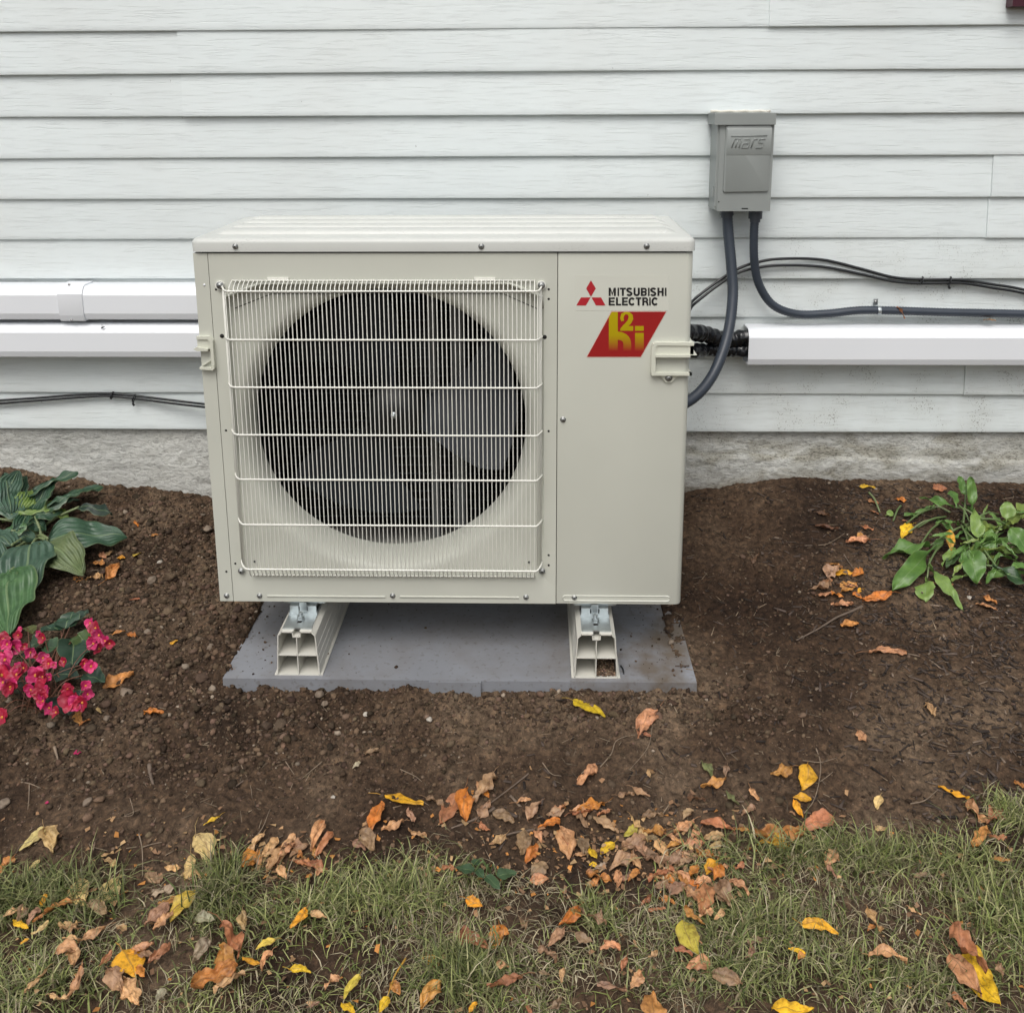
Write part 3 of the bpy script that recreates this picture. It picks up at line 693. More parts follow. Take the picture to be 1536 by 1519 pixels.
for k in range(len(rr)-1):
    for i in range(n):
        bm.faces.new((rr[k][i], rr[k][(i+1) % n], rr[k+1][(i+1) % n], rr[k+1][i]))
bmesh.ops.recalc_face_normals(bm, faces=bm.faces)
fpn = link('front_panel', finish(bm, 30), cream, unit)
bm = BM(); tube(bm, [(-.4225, .003, .800), (-.4215, -.0005, .823), (-.349, -.0015, .8490), (-.2, -.002, .8495), (.0, -.002, .8495), (.127, -.0015, .8490), (.1905, -.0005, .823), (.1915, .003, .800)], .0030, 8)
link('recess_rim', finish(bm, 60), cream, fpn)
bm = BM(); tube(bm, [(-.410, .020, .795), (-.335, .0215, .824), (.115, .0215, .824), (.180, .020, .795)], .0007, 5); link('crease_shade_line', finish(bm, 60), seamm, fpn)  # thin dark line painting in the shade along the pressed crease
# inside: box walls, coil with its tubes, fan
bm = BM(); box(bm, -.44, .21, .30, .31, .20, .89); link('coil', finish(bm), coilm, unit)
bm = BM(); box(bm, -.445, -.435, .10, .30, .20, .89); box(bm, .205, .215, .10, .30, .20, .89); box(bm, -.435, .205, .10, .30, .885, .90); link('fan_chamber', finish(bm), coilm, unit)
bm = BM()
for k in range(30):
    z = .235+k*.0215; tube(bm, [(-.43, .294, z), (.20, .294, z)], .0012, 5)
for x in (-.30, -.26, .02, .045, .10): tube(bm, [(x, .292, .22), (x, .292, .87)], .0015, 5)
me = finish(bm); o = link('coil_tubes', me, tubem, unit)
bm = BM(); box(bm, -.44, .21, .06, .33, ZB+.001, .205); link('drain_tray', finish(bm), M('drain_tray_paint', (.42, .42, .38), .5), unit)
bm = BM(); box(bm, XS1+.02, HW-.04, .05, DP-.01, ZB+.01, LZ-.02); link('compressor_housing', finish(bm), coilm, unit)
bm = BM(); box(bm, -HW+.01, HW-.031, DP-.006, DP, ZB+.01, .22); box(bm, -HW+.02, HW-.031, DP-.006, DP, .86, LZ-.004); box(bm, .2, HW-.031, DP-.005, DP-.001, .22, .86)
for x in np.arange(-.45, .2, .03): box(bm, x, x+.003, DP-.006, DP-.002, .22, .86)
link('rear_guard', finish(bm), cream, unit)
bm = BM(); box(bm, -.008, .018, .225, .24, .21, .885); box(bm, -.058, -.040, .225, .24, .21, .885); link('motor_support', finish(bm, bevel=.002), motorm, unit)
hub = Vector((-.118, .135, .549))
bm = BM(); disc_y(bm, hub.x, .105, hub.z, .062, .10, 40, .056); fan = link('fan_hub', finish(bm, 40), hubm, unit)
bm = BM(); disc_y(bm, hub.x, .097, hub.z, .0045, .009, 6); disc_y(bm, hub.x, .103, hub.z, .007, .003, 20); link('hub_nut', finish(bm), zinc, fan)
for k, a0 in enumerate((-8, 112, 232)):
    bm = BM(); rows = []
    for i in range(15):
        t = i/14; r_ = .052+t*.203; half = math.radians(24+13*t-8*max(0, t-.8)*5*.4); row = []
        for j in range(13):
            s_ = j/12*2-1; ang = math.radians(a0)+half*s_+math.radians(14)*t*t
            yy = .150+.046*s_*(.7+.3*t)+.008*t*(1-s_*s_)
            row.append((hub.x+r_*math.cos(ang), yy, hub.z+r_*math.sin(ang)))
        rows.append(row)
    A = [[bm.verts.new(p) for p in r_] for r_ in rows]; B = [[bm.verts.new((p[0], p[1]+.003, p[2])) for p in r_] for r_ in rows]
    for i in range(14):
        for j in range(12):
            bm.faces.new((A[i][j], A[i][j+1], A[i+1][j+1], A[i+1][j])); bm.faces.new((B[i][j], B[i+1][j], B[i+1][j+1], B[i][j+1]))
    for i in range(14): bm.faces.new((A[i][0], A[i+1][0], B[i+1][0], B[i][0])); bm.faces.new((A[i][12], B[i][12], B[i+1][12], A[i+1][12]))
    for j in range(12): bm.faces.new((A[14][j], A[14][j+1], B[14][j+1], B[14][j])); bm.faces.new((A[0][j], B[0][j], B[0][j+1], A[0][j+1]))
    bmesh.ops.recalc_face_normals(bm, faces=bm.faces); link('fan_blade', finish(bm, 50), bladem, fan)
# wire guard
GY = -.030
zr_t, zr_b = atY(588, 421, -.004).z, atY(588, 863.5, -.004).z
zh = [atY(588, yy, GY-.002).z for yy in (437, 510, 581.5, 653, 720, 788, 855)]
bm = BM(); tube(bm, [(-.402, -.004, zr_t), (.176, -.004, zr_t)], .0017, 6)
guard = link('fan_guard', finish(bm, 60), cream_l, unit)
bm = BM(); tube(bm, [(-.402, -.004, zr_b), (.176, -.004, zr_b)], .0017, 6); link('guard_wire', finish(bm, 60), cream_l, guard)
for k, z in enumerate(zh):
    up = .0045 if k == 0 else (.002 if k == 6 else 0)
    pth = spline([(-.4235, -.001, z+up*2), (-.4205, -.009, z+up), (-.4125, -.024, z+up*.3), (-.4040, -.0315, z), (-.395, -.0322, z)], 4)+spline([(.170, -.0322, z), (.179, -.0315, z), (.1845, -.020, z), (.1885, -.009, z+up), (.190, -.001, z+up*2)], 4)
    bm = BM(); tube(bm, pth, .0018, 7); link('guard_wire', finish(bm, 60), cream_l, guard)
def vbar(x, yf, full=True):
    bm = BM(); k = yf/GY; rb_ = .00105 if full else .0008
    pth = [(x, -.002, zr_t+.0012), (x, -.008, zr_t+.0005), (x, yf*.6, zr_t-.003*k), (x, yf*.9, zh[0]+.006), (x, yf, zh[0]-.002), (x, yf, .6), (x, yf, .42), (x, yf, zh[6]+.003), (x, yf*.9, zh[6]-.003), (x, yf*.55, zr_b+.0035), (x, -.006, zr_b), (x, -.002, zr_b-.001)]
    if not full: pth = [(x, yf, zh[0]+.001), (x, yf, .6), (x, yf, zh[6]-.001)]
    tube(bm, pth, rb_, 6); link('guard_wire', finish(bm, 60), cream_l, guard)
NB = 70
for i in range(NB): vbar(-.4015+i*(.1755+.4015)/(NB-1), GY)
for x, yf in ((-.4215, -.006), (-.4185, -.012), (-.4150, -.018), (-.4105, -.024), (.1885, -.006), (.1865, -.012), (.184, -.018), (.181, -.024)): vbar(x, yf, False)
# clips that hold the guard's upper rim
for px in (416, 726):
    a = atY(px-15, 416, 0); b = atY(px+17, 416, 0)
    bm = BM(); prism(bm, [(a.x+.004, a.z-.012), (b.x, a.z-.012), (b.x, a.z), (a.x, a.z)], -.003, .0); link('rim_clip', finish(bm, bevel=.001), cream_l, unit)
# screws (one mesh shared)
bm = BM(); disc_y(bm, 0, -.0012, 0, .0056, .0012, 20); disc_y(bm, 0, -.0042, 0, .0042, .0030, 18, .0034)
for a in (0, PI/2):
    m_ = Matrix.Rotation(a, 4, 'Y'); q = [m_ @ Vector(p) for p in ((-.0022, -.00425, -.0005), (.0022, -.00425, -.0005), (.0022, -.00425, .0005), (-.0022, -.00425, .0005))]
    bm.faces.new([bm.verts.new(p) for p in q])
scm = finish(bm, 40); scm.materials.append(screwm); scm.materials.append(blackhole)
for p_ in scm.polygons[-2:]: p_.material_index = 1
def screw(px, py, y=0.0, par=unit, s=1.0):
    q = atY(px, py, y); o = bpy.data.objects.new('screw', scm); COL.objects.link(o); o.parent = par
    off = Vector(); p = par
    while p is not None: off += p.location; p = p.parent
    o.location = q-off; o.rotation_euler.y = rnd.random()*3; o.scale = (s, s, s); return o
for px, py in ((353, 369.5), (722, 369.5), (970, 369)): screw(px, py, -.0045, lid)
for px, py in ((340, 893), (389.5, 893), (589, 893), (789, 895), (861.5, 895.5), (844.5, 629)): screw(px, py)
for px, py in ((330, 428), (812, 428)):
    screw(px, py, -.005, unit, 1.25); q = atY(px, py, -.002); bm = BM(); disc_y(bm, q.x, -.0045, q.z, .0088, .0045, 24); link('washer', finish(bm, bevel=.0008), cream_l, unit)
for px, py in ((362, 856), (813, 856)): screw(px, py, -.004, unit, 1.15)
for px, py in ((823, 434), (823, 448.5), (823, 646.5), (823, 832.5), (823, 847.5), (793.5, 843), (324, 434), (339, 645.5), (353, 845), (382, 842), (339.6, 857), (333, 504), (817, 505.5)):
    q = atY(px, py, 0); bm = BM(); disc_y(bm, q.x, -.0004, q.z, .0042 if 500 < py < 510 else .0023, .0004, 14); link('drilled_hole', finish(bm), blackhole, unit)
q = atY(306.5, 427.5, 0); bm = BM(); disc_y(bm, q.x, -.0008, q.z, .0022, .0008, 14); link('filler_plug', finish(bm), pvc, unit)
# pressed lines along the foot of the front
for x0, x1, py in ((401, 578, 893.5), (600, 778, 894.5)):
    a = atY(x0, py, 0); b = atY(x1, py, 0)
    bm = BM(); extr_x(bm, [(0.0, a.z-.003), (-.0022, a.z-.0008), (-.0024, a.z+.0008), (0, a.z+.0022)], a.x, b.x); bmesh.ops.recalc_face_normals(bm, faces=bm.faces); link('pressed_rib', finish(bm, 50), cream, unit)
a = atY(843, 896.5, 0); b = atY(1006, 897.5, 0)
def slot(x0, x1, z, r, n=10):
    return [(x1-r+r*math.cos(t), z+r*math.sin(t)) for t in [-PI/2+PI*k/n for k in range(n+1)]]+[(x0+r+r*math.cos(t), z+r*math.sin(t)) for t in [PI/2+PI*k/n for k in range(n+1)]]
bm = BM(); o1 = slot(a.x, b.x, a.z, .0068); o2 = slot(a.x+.003, b.x-.003, a.z, .0042)
A = [bm.verts.new((x, -.0001, z)) for x, z in o1]; B = [bm.verts.new((x, -.0022, z)) for x, z in slot(a.x+.0015, b.x-.0015, a.z, .0056)]; C_ = [bm.verts.new((x, -.0004, z)) for x, z in o2]
n = len(A)
for i in range(n): bm.faces.new((A[i], A[(i+1) % n], B[(i+1) % n], B[i])); bm.faces.new((B[i], B[(i+1) % n], C_[(i+1) % n], C_[i]))
bm.faces.new(C_); bmesh.ops.recalc_face_normals(bm, faces=bm.faces); link('pressed_rib', finish(bm, 50), cream, unit)
# flange peeping below the body
bm = BM(); box(bm, -.44, .12, .012, .05, ZB-.006, ZB+.002); box(bm, .26, .44, .012, .05, ZB-.006, ZB+.002); link('base_flange', finish(bm, bevel=.002), cream, unit)
# handles
def hbox(bm, x0, x1, z0, z1, y0, y1=0.0): box(bm, x0, x1, y0, y1, z0, z1)
def P2(px, py, y=0): q = atY(px, py, y); return q.x, q.z
bm = BM()
xa, zt_ = P2(977, 512); xe = HW+.0065; _, zl = P2(990, 531); _, zb_ = P2(990, 558)
prism(bm, [(xa, zb_), (xa+.008, zb_), (xa+.008, zt_-.008), (xa+.011, zt_-.0055), (xe-.002, zt_-.006), (xe-.002, zt_), (xa+.008, zt_), (xa+.0025, zt_-.003), (xa, zt_-.009)], -.011, 0)           # rim: top and left
prism(bm, [(xa+.008, zl), (xe-.002, zl), (xe-.002, zt_-.006), (xa+.008, zt_-.006)], -.0085, 0)
prism(bm, [(xa+.007, zl-.003), (xe+.004, zl-.003), (xe+.004, zl+.0015), (xa+.007, zl+.002)], -.0145, 0)
prism(bm, [(xa+.001, zb_-.004), (xe-.004, zb_-.004), (xe-.004, zb_+.001), (xa+.001, zb_+.001)], -.0115, 0)
_, ztab = P2(1003, 573)
sx, _ = P2(1003, 566)
prism(bm, [(sx-.005, ztab), (sx+.005, ztab), (sx+.020, zb_-.004), (sx-.020, zb_-.004)], -.004, 0)
box(bm, HW-.002, xe-.002, -.0085, .10, zl, zt_-.002); box(bm, HW-.002, xe+.004, -.0145, .10, zl-.003, zl+.0015); box(bm, HW-.002, xe-.004, -.0115, .10, zb_-.004, zb_+.001)
hr = link('handle', finish(bm, bevel=.0012, seg=2), cream_p, unit); hr['label'] = 'right handle with a screw tab'
screw(1003, 566.5, -.004, unit, 1.2)
bm = BM()
xr, zt_ = P2(321, 503); x0 = -HW-.0065; _, zl = P2(310, 522); _, zb_ = P2(310, 551)
prism(bm, [(xr-.006, zb_+.006), (xr, zb_+.006), (xr, zt_-.008), (xr-.008, zt_), (x0+.004, zt_), (x0+.004, zt_-.006), (xr-.010, zt_-.006), (xr-.006, zt_-.011)], -.010, 0)
prism(bm, [(x0+.004, zl), (xr-.006, zl), (xr-.006, zt_-.011), (xr-.010, zt_-.006), (x0+.004, zt_-.006)], -.007, 0)
prism(bm, [(x0-.003, zl+.0008), (x0+.004, zl-.003), (xr-.010, zl-.003), (xr-.010, zl+.001), (x0+.004, zl+.005)], -.0135, .03)
prism(bm, [(x0+.006, zb_-.001), (xr-.004, zb_-.003), (xr, zb_+.001), (xr, zb_+.006), (xr-.007, zb_+.002), (x0+.006, zb_+.003)], -.012, .03)
prism(bm, [(x0+.006, zb_+.003), (x0+.009, zb_+.003), (xr-.006, zb_+.016), (xr-.006, zb_+.019)], -.006, .0)
hl = link('handle', finish(bm, bevel=.001, seg=2), cream_p, unit); hl['label'] = 'left handle open to the side'
# logos and lettering, each a thin print on the panel
def flat_poly(pts, y, name, mat, par, t=.0003):
    bm = BM(); prism(bm, pts, y-t, y); bmesh.ops.recalc_face_normals(bm, faces=bm.faces); return link(name, finish(bm), mat, par)
pl = lambda *ps: [P2(*q) for q in ps]
stk = flat_poly(pl((863, 466), (1003, 466), (1003, 413), (863, 413)), -.0001, 'logo_sticker', stick, unit, .0002)
def crop(p): return (860+p[0]/9.494, 400+p[1]/9.494)
for pts in ([(250, 428), (320, 310), (250, 195), (182, 310)], [(245, 438), (180, 552), (42, 552), (108, 438)][::-1], [(258, 438), (395, 438), (458, 552), (322, 552)][::-1]):
    flat_poly([P2(*crop(q)) for q in pts], -.0004, 'diamond_emblem', red_l, stk)
def L_rect(bm, x0, y0, x1, y1, y=-.0006): prism(bm, [P2(*crop(q)) for q in ((x0, y1), (x1, y1), (x1, y0), (x0, y0))], y-.0002, y)
def L_band(bm, path, w0, y=-.0006):
    """one closed ribbon along a path, so no piece overlaps another"""
    L = []; Rr = []; n = len(path)
    for i in range(n):
        a = Vector(path[max(i-1, 0)]); b = Vector(path[min(i+1, n-1)]); d = (b-a).normalized(); nn = Vector((-d.y, d.x)); w2 = (w0[i] if isinstance(w0, list) else w0)/2
        L.append(tuple(Vector(path[i])+nn*w2)); Rr.append(tuple(Vector(path[i])-nn*w2))
    vs = [[bm.verts.new((P2(*crop(p))[0], y-.0002, P2(*crop(p))[1])) for p in side] for side in (L, Rr)]
    for i in range(n-1): bm.faces.new((vs[0][i], vs[0][i+1], vs[1][i+1], vs[1][i]))
def arc2(cx, cy, rx, ry, a0, a1, n=12): return [(cx+rx*math.cos(math.radians(a0+(a1-a0)*k/n)), cy-ry*math.sin(math.radians(a0+(a1-a0)*k/n))) for k in range(n+1)]
def glyph(bm, ch, x0, x1, y0, y1):
    T = 28; h = T/2; w_ = x1-x0; ym = (y0+y1)/2; t2 = 24
    if ch == 'I': L_rect(bm, x0, y0, x1, y1)
    elif ch == 'T': L_rect(bm, x0, y0, x1, y0+t2); L_rect(bm, (x0+x1-T)/2, y0+t2, (x0+x1+T)/2, y1)
    elif ch == 'L': L_rect(bm, x0, y0, x0+T, y1); L_rect(bm, x0+T, y1-t2, x1, y1)
    elif ch == 'E':
        L_rect(bm, x0, y0, x0+T, y1)
        for a in (y0, ym-t2/2, y1-t2): L_rect(bm, x0+T, a, x1-(5 if a == ym-t2/2 else 0), a+t2)
    elif ch == 'H': L_rect(bm, x0, y0, x0+T, y1); L_rect(bm, x1-T, y0, x1, y1); L_rect(bm, x0+T, ym-t2/2, x1-T, ym+t2/2)
    elif ch == 'M':
        L_rect(bm, x0, y0, x0+T, y1); L_rect(bm, x1-T, y0, x1, y1); c = (x0+x1)/2
        prism(bm, [P2(*crop(q)) for q in ((c-9, y1), (c+9, y1), (c, y1-32), (x0+T+.5, y0), (x0+T+.5, y0+22))][:0] or [P2(*crop(q)) for q in ((c, y1), (x0+T, y0+38), (x0+T, y0), (c, y1-42))][::-1], -.0009, -.0007)
        prism(bm, [P2(*crop(q)) for q in ((c, y1), (x1-T, y0+38), (x1-T, y0), (c, y1-42))], -.0009, -.0007)
    elif ch == 'U': L_band(bm, [(x0+h, y0)]+arc2((x0+x1)/2, y1-w_/2+h*.6, w_/2-h, w_/2-h*1.4, 180, 360)+[(x1-h, y0)], T)
    elif ch == 'C': L_band(bm, arc2((x0+x1)/2, ym, w_/2-h, (y1-y0)/2-t2/2, 38, 322, 22), T)
    elif ch == 'S': L_band(bm, arc2((x0+x1)/2, (y0+ym+4)/2, w_/2-h, (ym-y0)/2-h+6, 20, 235, 14)+arc2((x0+x1)/2, (y1+ym-4)/2, w_/2-h, (y1-ym)/2-h+6, 55, -160, 14), T-1)
    elif ch == 'B':
        L_rect(bm, x0, y0, x0+T, y1)
        for a, b in ((y0, ym+t2/2), (ym-t2/2, y1)): L_band(bm, [(x0+T, a+t2/2), (x1-(b-a)/2, a+t2/2)]+arc2(x1-(b-a)/2, (a+b)/2, (b-a)/2-h, (b-a)/2-t2/2, 80, -80, 10)+[(x1-(b-a)/2, b-t2/2), (x0+T, b-t2/2)], t2, -.0006-(.0001 if a == y0 else 0))
    elif ch == 'R':
        L_rect(bm, x0, y0, x0+T, y1); a, b = y0, ym+t2/2+2
        L_band(bm, [(x0+T, a+t2/2), (x1-(b-a)/2, a+t2/2)]+arc2(x1-(b-a)/2, (a+b)/2, (b-a)/2-h, (b-a)/2-t2/2, 80, -80, 10)+[(x1-(b-a)/2, b-t2/2), (x0+T, b-t2/2)], t2)
        L_band(bm, [(x1-28, b-t2/2), (x1-14, b+8), (x1-11, b+26), (x1-7, y1)], T-1, -.0007)
for word, ys in ((list(zip('MITSUBISHI', ((503, 605), (629, 651), (662, 748), (752, 842), (857, 946), (960, 1048), (1063, 1085), (1092, 1182), (1197, 1286), (1304, 1326)))), (300, 417)),
                 (list(zip('ELECTRIC', ((503, 590), (607, 680), (693, 776), (784, 882), (888, 968), (981, 1066), (1080, 1102), (1112, 1210)))), (437, 552))):
    bm = BM()
    for ch, (x0, x1) in word: glyph(bm, ch, x0, x1, *ys)
    bmesh.ops.recalc_face_normals(bm, faces=bm.faces); link('lettering', finish(bm), txt_k, stk)
bd = flat_poly([P2(*crop(q)) for q in ((183, 1292), (962, 1292), (1332, 632), (540, 632))], -.0001, 'slanted_badge', pinkb, unit, .0003)
flat_poly([P2(*crop(q)) for q in ((195, 1282), (958, 1282), (1320, 642), (546, 642))], -.0004, 'badge_field', red_p, bd, .0003)
def strokes(paths, name, mat, par, y, t=.0003):
    bm = BM()
    for pth, wd in paths:
        pass
    return bm
bm = BM()
def addpoly(pts, y=-.0007, t=.0003): prism(bm, [P2(*crop(q)) for q in pts][::-1], y-t, y)
addpoly([(548, 643), (632, 643), (632, 940), (632, 1215), (505, 1215), (505, 720)])                       # stem of h
arc = [(632, 975)]+[(632+190*math.sin(t), 1090-165*math.cos(t)) for t in [PI/2*k/8 for k in range(0, 9)]]+[(825, 1215), (712, 1215), (712, 1085)]+[(632+80*math.sin(t), 1090-50*math.cos(t)) for t in [PI/2*(1-k/6) for k in range(7)]]
addpoly(arc)
addpoly([(878, 942), (1002, 942), (1002, 1215), (878, 1215)]); addpoly([(878, 845), (1002, 845), (1002, 912), (878, 912)])
two = [(702, 772), (690, 725), (703, 682), (740, 658), (785, 664), (815, 695), (818, 738), (797, 785), (757, 830), (722, 862), (703, 905)]
L_band(bm, two, [42, 50, 50, 38, 42, 62, 70, 66, 62, 60, 50], -.0009); addpoly([(668, 880), (700, 845), (852, 845), (852, 912), (668, 912)])
bmesh.ops.recalc_face_normals(bm, faces=bm.faces); link('badge_lettering', finish(bm), yelp, bd)
# feet under the unit
for xf in (-.303, .300):
    bm = BM(); prism(bm, [(xf-.042, ZB-.012), (xf+.042, ZB-.012), (xf+.050, ZB), (xf-.050, ZB)], .015, .055); link('foot_flange', finish(bm, bevel=.001), zinc, unit)

# ================================================================== SUPPORT RAILS
def rail(xc, label, plug):
    t = thing('support_rail', label, 'support rail', (xc, .12, PT), 'cream plastic rails carrying the outdoor unit')
    zb, h = PT+.0006, .097; y0, y1 = -.060, .365; wb, wt = .0430, .0345; th = .0022
    bm = BM()
    def web(p, q, w=th):
        p, q = Vector(p), Vector(q); d = (q-p).normalized(); nn = Vector((-d.y, d.x))*w/2
        prism(bm, [tuple(p-nn), tuple(q-nn), tuple(q+nn), tuple(p+nn)], y0, y1)
    c = xc; zm = zb+.045
    web((c-wb-.006, zb+.001), (c+wb+.006, zb+.001), .0025)                        # sole
    web((c-wb, zb+.001), (c-wt-.003, zb+h-.008)); web((c+wb, zb+.001), (c+wt+.003, zb+h-.008))
    web((c-wt-.003, zb+h-.008), (c-wt+.005, zb+h)); web((c+wt+.003, zb+h-.008), (c+wt-.005, zb+h))
    web((c-wt+.004, zb+h), (c-.0065, zb+h), .003); web((c+.0065, zb+h), (c+wt-.004, zb+h), .003)
    web((c-.0075, zb+h+.001), (c-.0075, zb+h-.011)); web((c+.0075, zb+h+.001), (c+.0075, zb+h-.011)); web((c-.0085, zb+h-.011), (c+.0085, zb+h-.011))
    web((c, zb+.001), (c, zb+h-.011), .0018); web((c-wb+.003, zm), (c+wb-.003, zm), .0018)
    bmesh.ops.recalc_face_normals(bm, faces=bm.faces); body = link('rail_body', finish(bm), fpr, t)
    # side score lines
    for k in (.25, .45, .68):
        for s in (-1, 1):
            bm = BM(); xx = c+s*(wb+(wt+.003-wb)*k+.0012); zz = zb+.001+(h-.009)*k; tube(bm, [(xx, y0+.001, zz), (xx, y1, zz)], .0005, 5); link('moulded_line', finish(bm), fpr, body)
    # bracket: flat plate, step, hook
    zt = zb+h+.0016
    bm = BM(); xx = .0295
    box(bm, c-xx, c+xx, -.052, .045, zt, zt+.003)
    me = finish(bm, bevel=.0012); br = link('bracket_plate', me, zinc, t)
    bm = BM(); yb = .002
    prism(bm, [(c-.0275, zt+.003), (c+.0275, zt+.003), (c+.0275, zt+.021), (c+.0095, zt+.021), (c+.0095, zt+.009), (c-.0095, zt+.009), (c-.0095, zt+.021), (c-.0275, zt+.021)], yb, yb+.003)
    box(bm, c-.0275, c+.0275, yb+.003, yb+.035, zt+.018, zt+.021); prism(bm, [(c-.0072, zt+.009), (c+.0072, zt+.009), (c+.0072, ZB-.003), (c-.0072, ZB-.003)], yb+.001, yb+.0045)
    box(bm, c-.0295, c-.0275, .0, .045, zt+.003, zt+.008); box(bm, c+.0275, c+.0295, .0, .045, zt+.003, zt+.008)
    bmesh.ops.recalc_face_normals(bm, faces=bm.faces); link('bracket_step', finish(bm, 20), zinc, t)
    bm = BM(); by = -.018
    def cyl(r, z0, z1, n):
        a = [bm.verts.new((c+r*math.cos(2*PI*k/n), by+r*math.sin(2*PI*k/n), z0)) for k in range(n)]; b = [bm.verts.new((c+r*math.cos(2*PI*k/n), by+r*math.sin(2*PI*k/n), z1)) for k in range(n)]
        bm.faces.new(a[::-1]); bm.faces.new(b)
        for k in range(n): bm.faces.new((a[k], a[(k+1) % n], b[(k+1) % n], b[k]))
    cyl(.0088, zt+.003, zt+.0046, 20); cyl(.0075, zt+.0046, zt+.0115, 6); cyl(.0042, zt+.0115, zt+.0185, 14)
    link('bolt', finish(bm, 40, bevel=.0004), zinc, br)
    bm = BM(); box(bm, c-.0045, c+.0045, -.033, -.024, zt+.0028, zt+.0034); link('bracket_slot', finish(bm), blackhole, br)
    if plug:
        n = 700; x = c+.0015+R.rand(n)*(wb-.006); y = y0+.002+R.rand(n)*.09; z = zb+.004+R.rand(n)*.022*np.clip((y-y0)/.05, .1, 1)
        v, f, cc = crumbs(np.stack([x, y, z], -1), .0012+.002*R.rand(n), ICO, ICF, soilcols(n, 1.8)); me = np_mesh('debris', v, f, cc); o = link('wedged_debris', me, clodm, t); o['kind'] = 'stuff'
    return t
rail(-.304, 'hollow cream support rail under the left end of the outdoor unit, its cells empty', False)
rail(.2990, 'hollow cream support rail under the right end of the outdoor unit, debris in one cell', True)

# ================================================================== LINE SET COVERS (white PVC channels on the wall)
def channel(x0, x1, zb, zt, label, yf=.530, end=0):
    t = thing('line_set_cover', label, 'pipe cover', (x0, WY, (zb+zt)/2)); yb = WY-.001; th = .0022
    out = [(yb, zb+.003), (yb-.006, zb), (yf+.022, zb), (yf+.007, zb), (yf+.0046, zb+.0025), (yf+.0008, zb+.0145), (yf, zb+.017), (yf, zt-.021), (yf+.0012, zt-.0185), (yf+.0075, zt-.009), (yf+.013, zt-.0035), (yf+.022, zt), (yb, zt)]
    inn = [(y+(th if y < yf+.012 else 0), z+(th if z < (zb+zt)/2 else -th)*(1 if (z < zb+.012 or z > zt-.012) else .0)) for y, z in out]
    bm = BM(); extr_x(bm, out+inn[::-1], x0, x1, slices=1); bmesh.ops.recalc_face_normals(bm, faces=bm.faces)
    link('channel', finish(bm, 13), pvc, t); 
    bm = BM(); box(bm, x0+.02, x1, WY-.004, WY-.0015, zb+.006, zt-.004); link('back_plate', finish(bm), pvc_in, t)
    return t, out
zA0, zA1 = .652, .7365; zB0, zB1 = .5535, .6400; zC0, zC1 = .536, .6285
t1, out1 = channel(-4.0, -.44, zA0, zA1, 'upper white pipe cover left of the outdoor unit, with a coupling band')
channel(-4.0, -.44, zB0, zB1, 'lower smooth white pipe cover left of the outdoor unit, without a coupling')
x_end = atY(1122, 515, .54).x
channel(x_end, 4.4, zC0, zC1, 'white pipe cover right of the outdoor unit with black pipes entering its open end')
# coupling
xa, xb = atY(87, 450, .53).x, atY(124, 450, .53).x
o2 = []
cz = (zA0+zA1)/2
for y, z in out1: o2.append((y-.003 if y < WY-.02 else y, z+(.0035 if z > cz else -.0035)))
bm = BM(); extr_x(bm, o2, xa, xb, closed=True); bmesh.ops.recalc_face_normals(bm, faces=bm.faces); cp = link('coupling', finish(bm, 24, bevel=.0008, bang=50), pvc, t1)
for px, py, y in ((103, 427, .545), (106.5, 480.5, .55)):
    q = atY(px, py, .525); bm = BM(); disc_y(bm, q.x, .5262, q.z, .0032, .002, 12); link('screw', finish(bm), M('coupling_screw', (.42, .42, .42), .5), cp)

# ================================================================== DISCONNECT BOX
B0 = atY(1083, 190, .508); B1 = atY(1160, 190, .508)
bx0, bx1 = .6085, .7345; bz0, bz1 = atY(1120, 317, .508).z, atY(1120, 186, .508).z; byf = .508
dbx = thing('disconnect_box', 'grey steel electrical disconnect box on the siding with embossed lettering', 'electrical box', ((bx0+bx1)/2, WY, bz0))
bm = BM(); box(bm, bx0-.004, bx1, byf+.004, WY-.003, bz0+.003, bz1+.012); link('box_body', finish(bm, bevel=.0015), boxg, dbx)
bm = BM(); box(bm, bx0+.001, bx1+.0015, byf, byf+.0035, bz0, bz1); link('front_cover', finish(bm, bevel=.001), boxg, dbx)
bm = BM(); zt = atY(1120, 171, .50).z
hx0, hx1 = atY(1072.5, 178, .50).x+.0005, atY(1164.5, 178, .50).x-.0005
prism(bm, [(hx0, bz1-.002), (hx1, bz1-.002), (hx1, zt-.001), (hx0, zt-.001)], byf-.008, byf-.0055)
box(bm, hx0, hx1, byf-.008, WY-.001, zt-.001, zt+.0015); box(bm, hx0, hx0+.002, byf-.0055, WY-.001, bz1-.002, zt-.001); box(bm, hx1-.002, hx1, byf-.0055, WY-.001, bz1-.002, zt-.001)
link('hood', finish(bm, bevel=.0008), boxg, dbx)
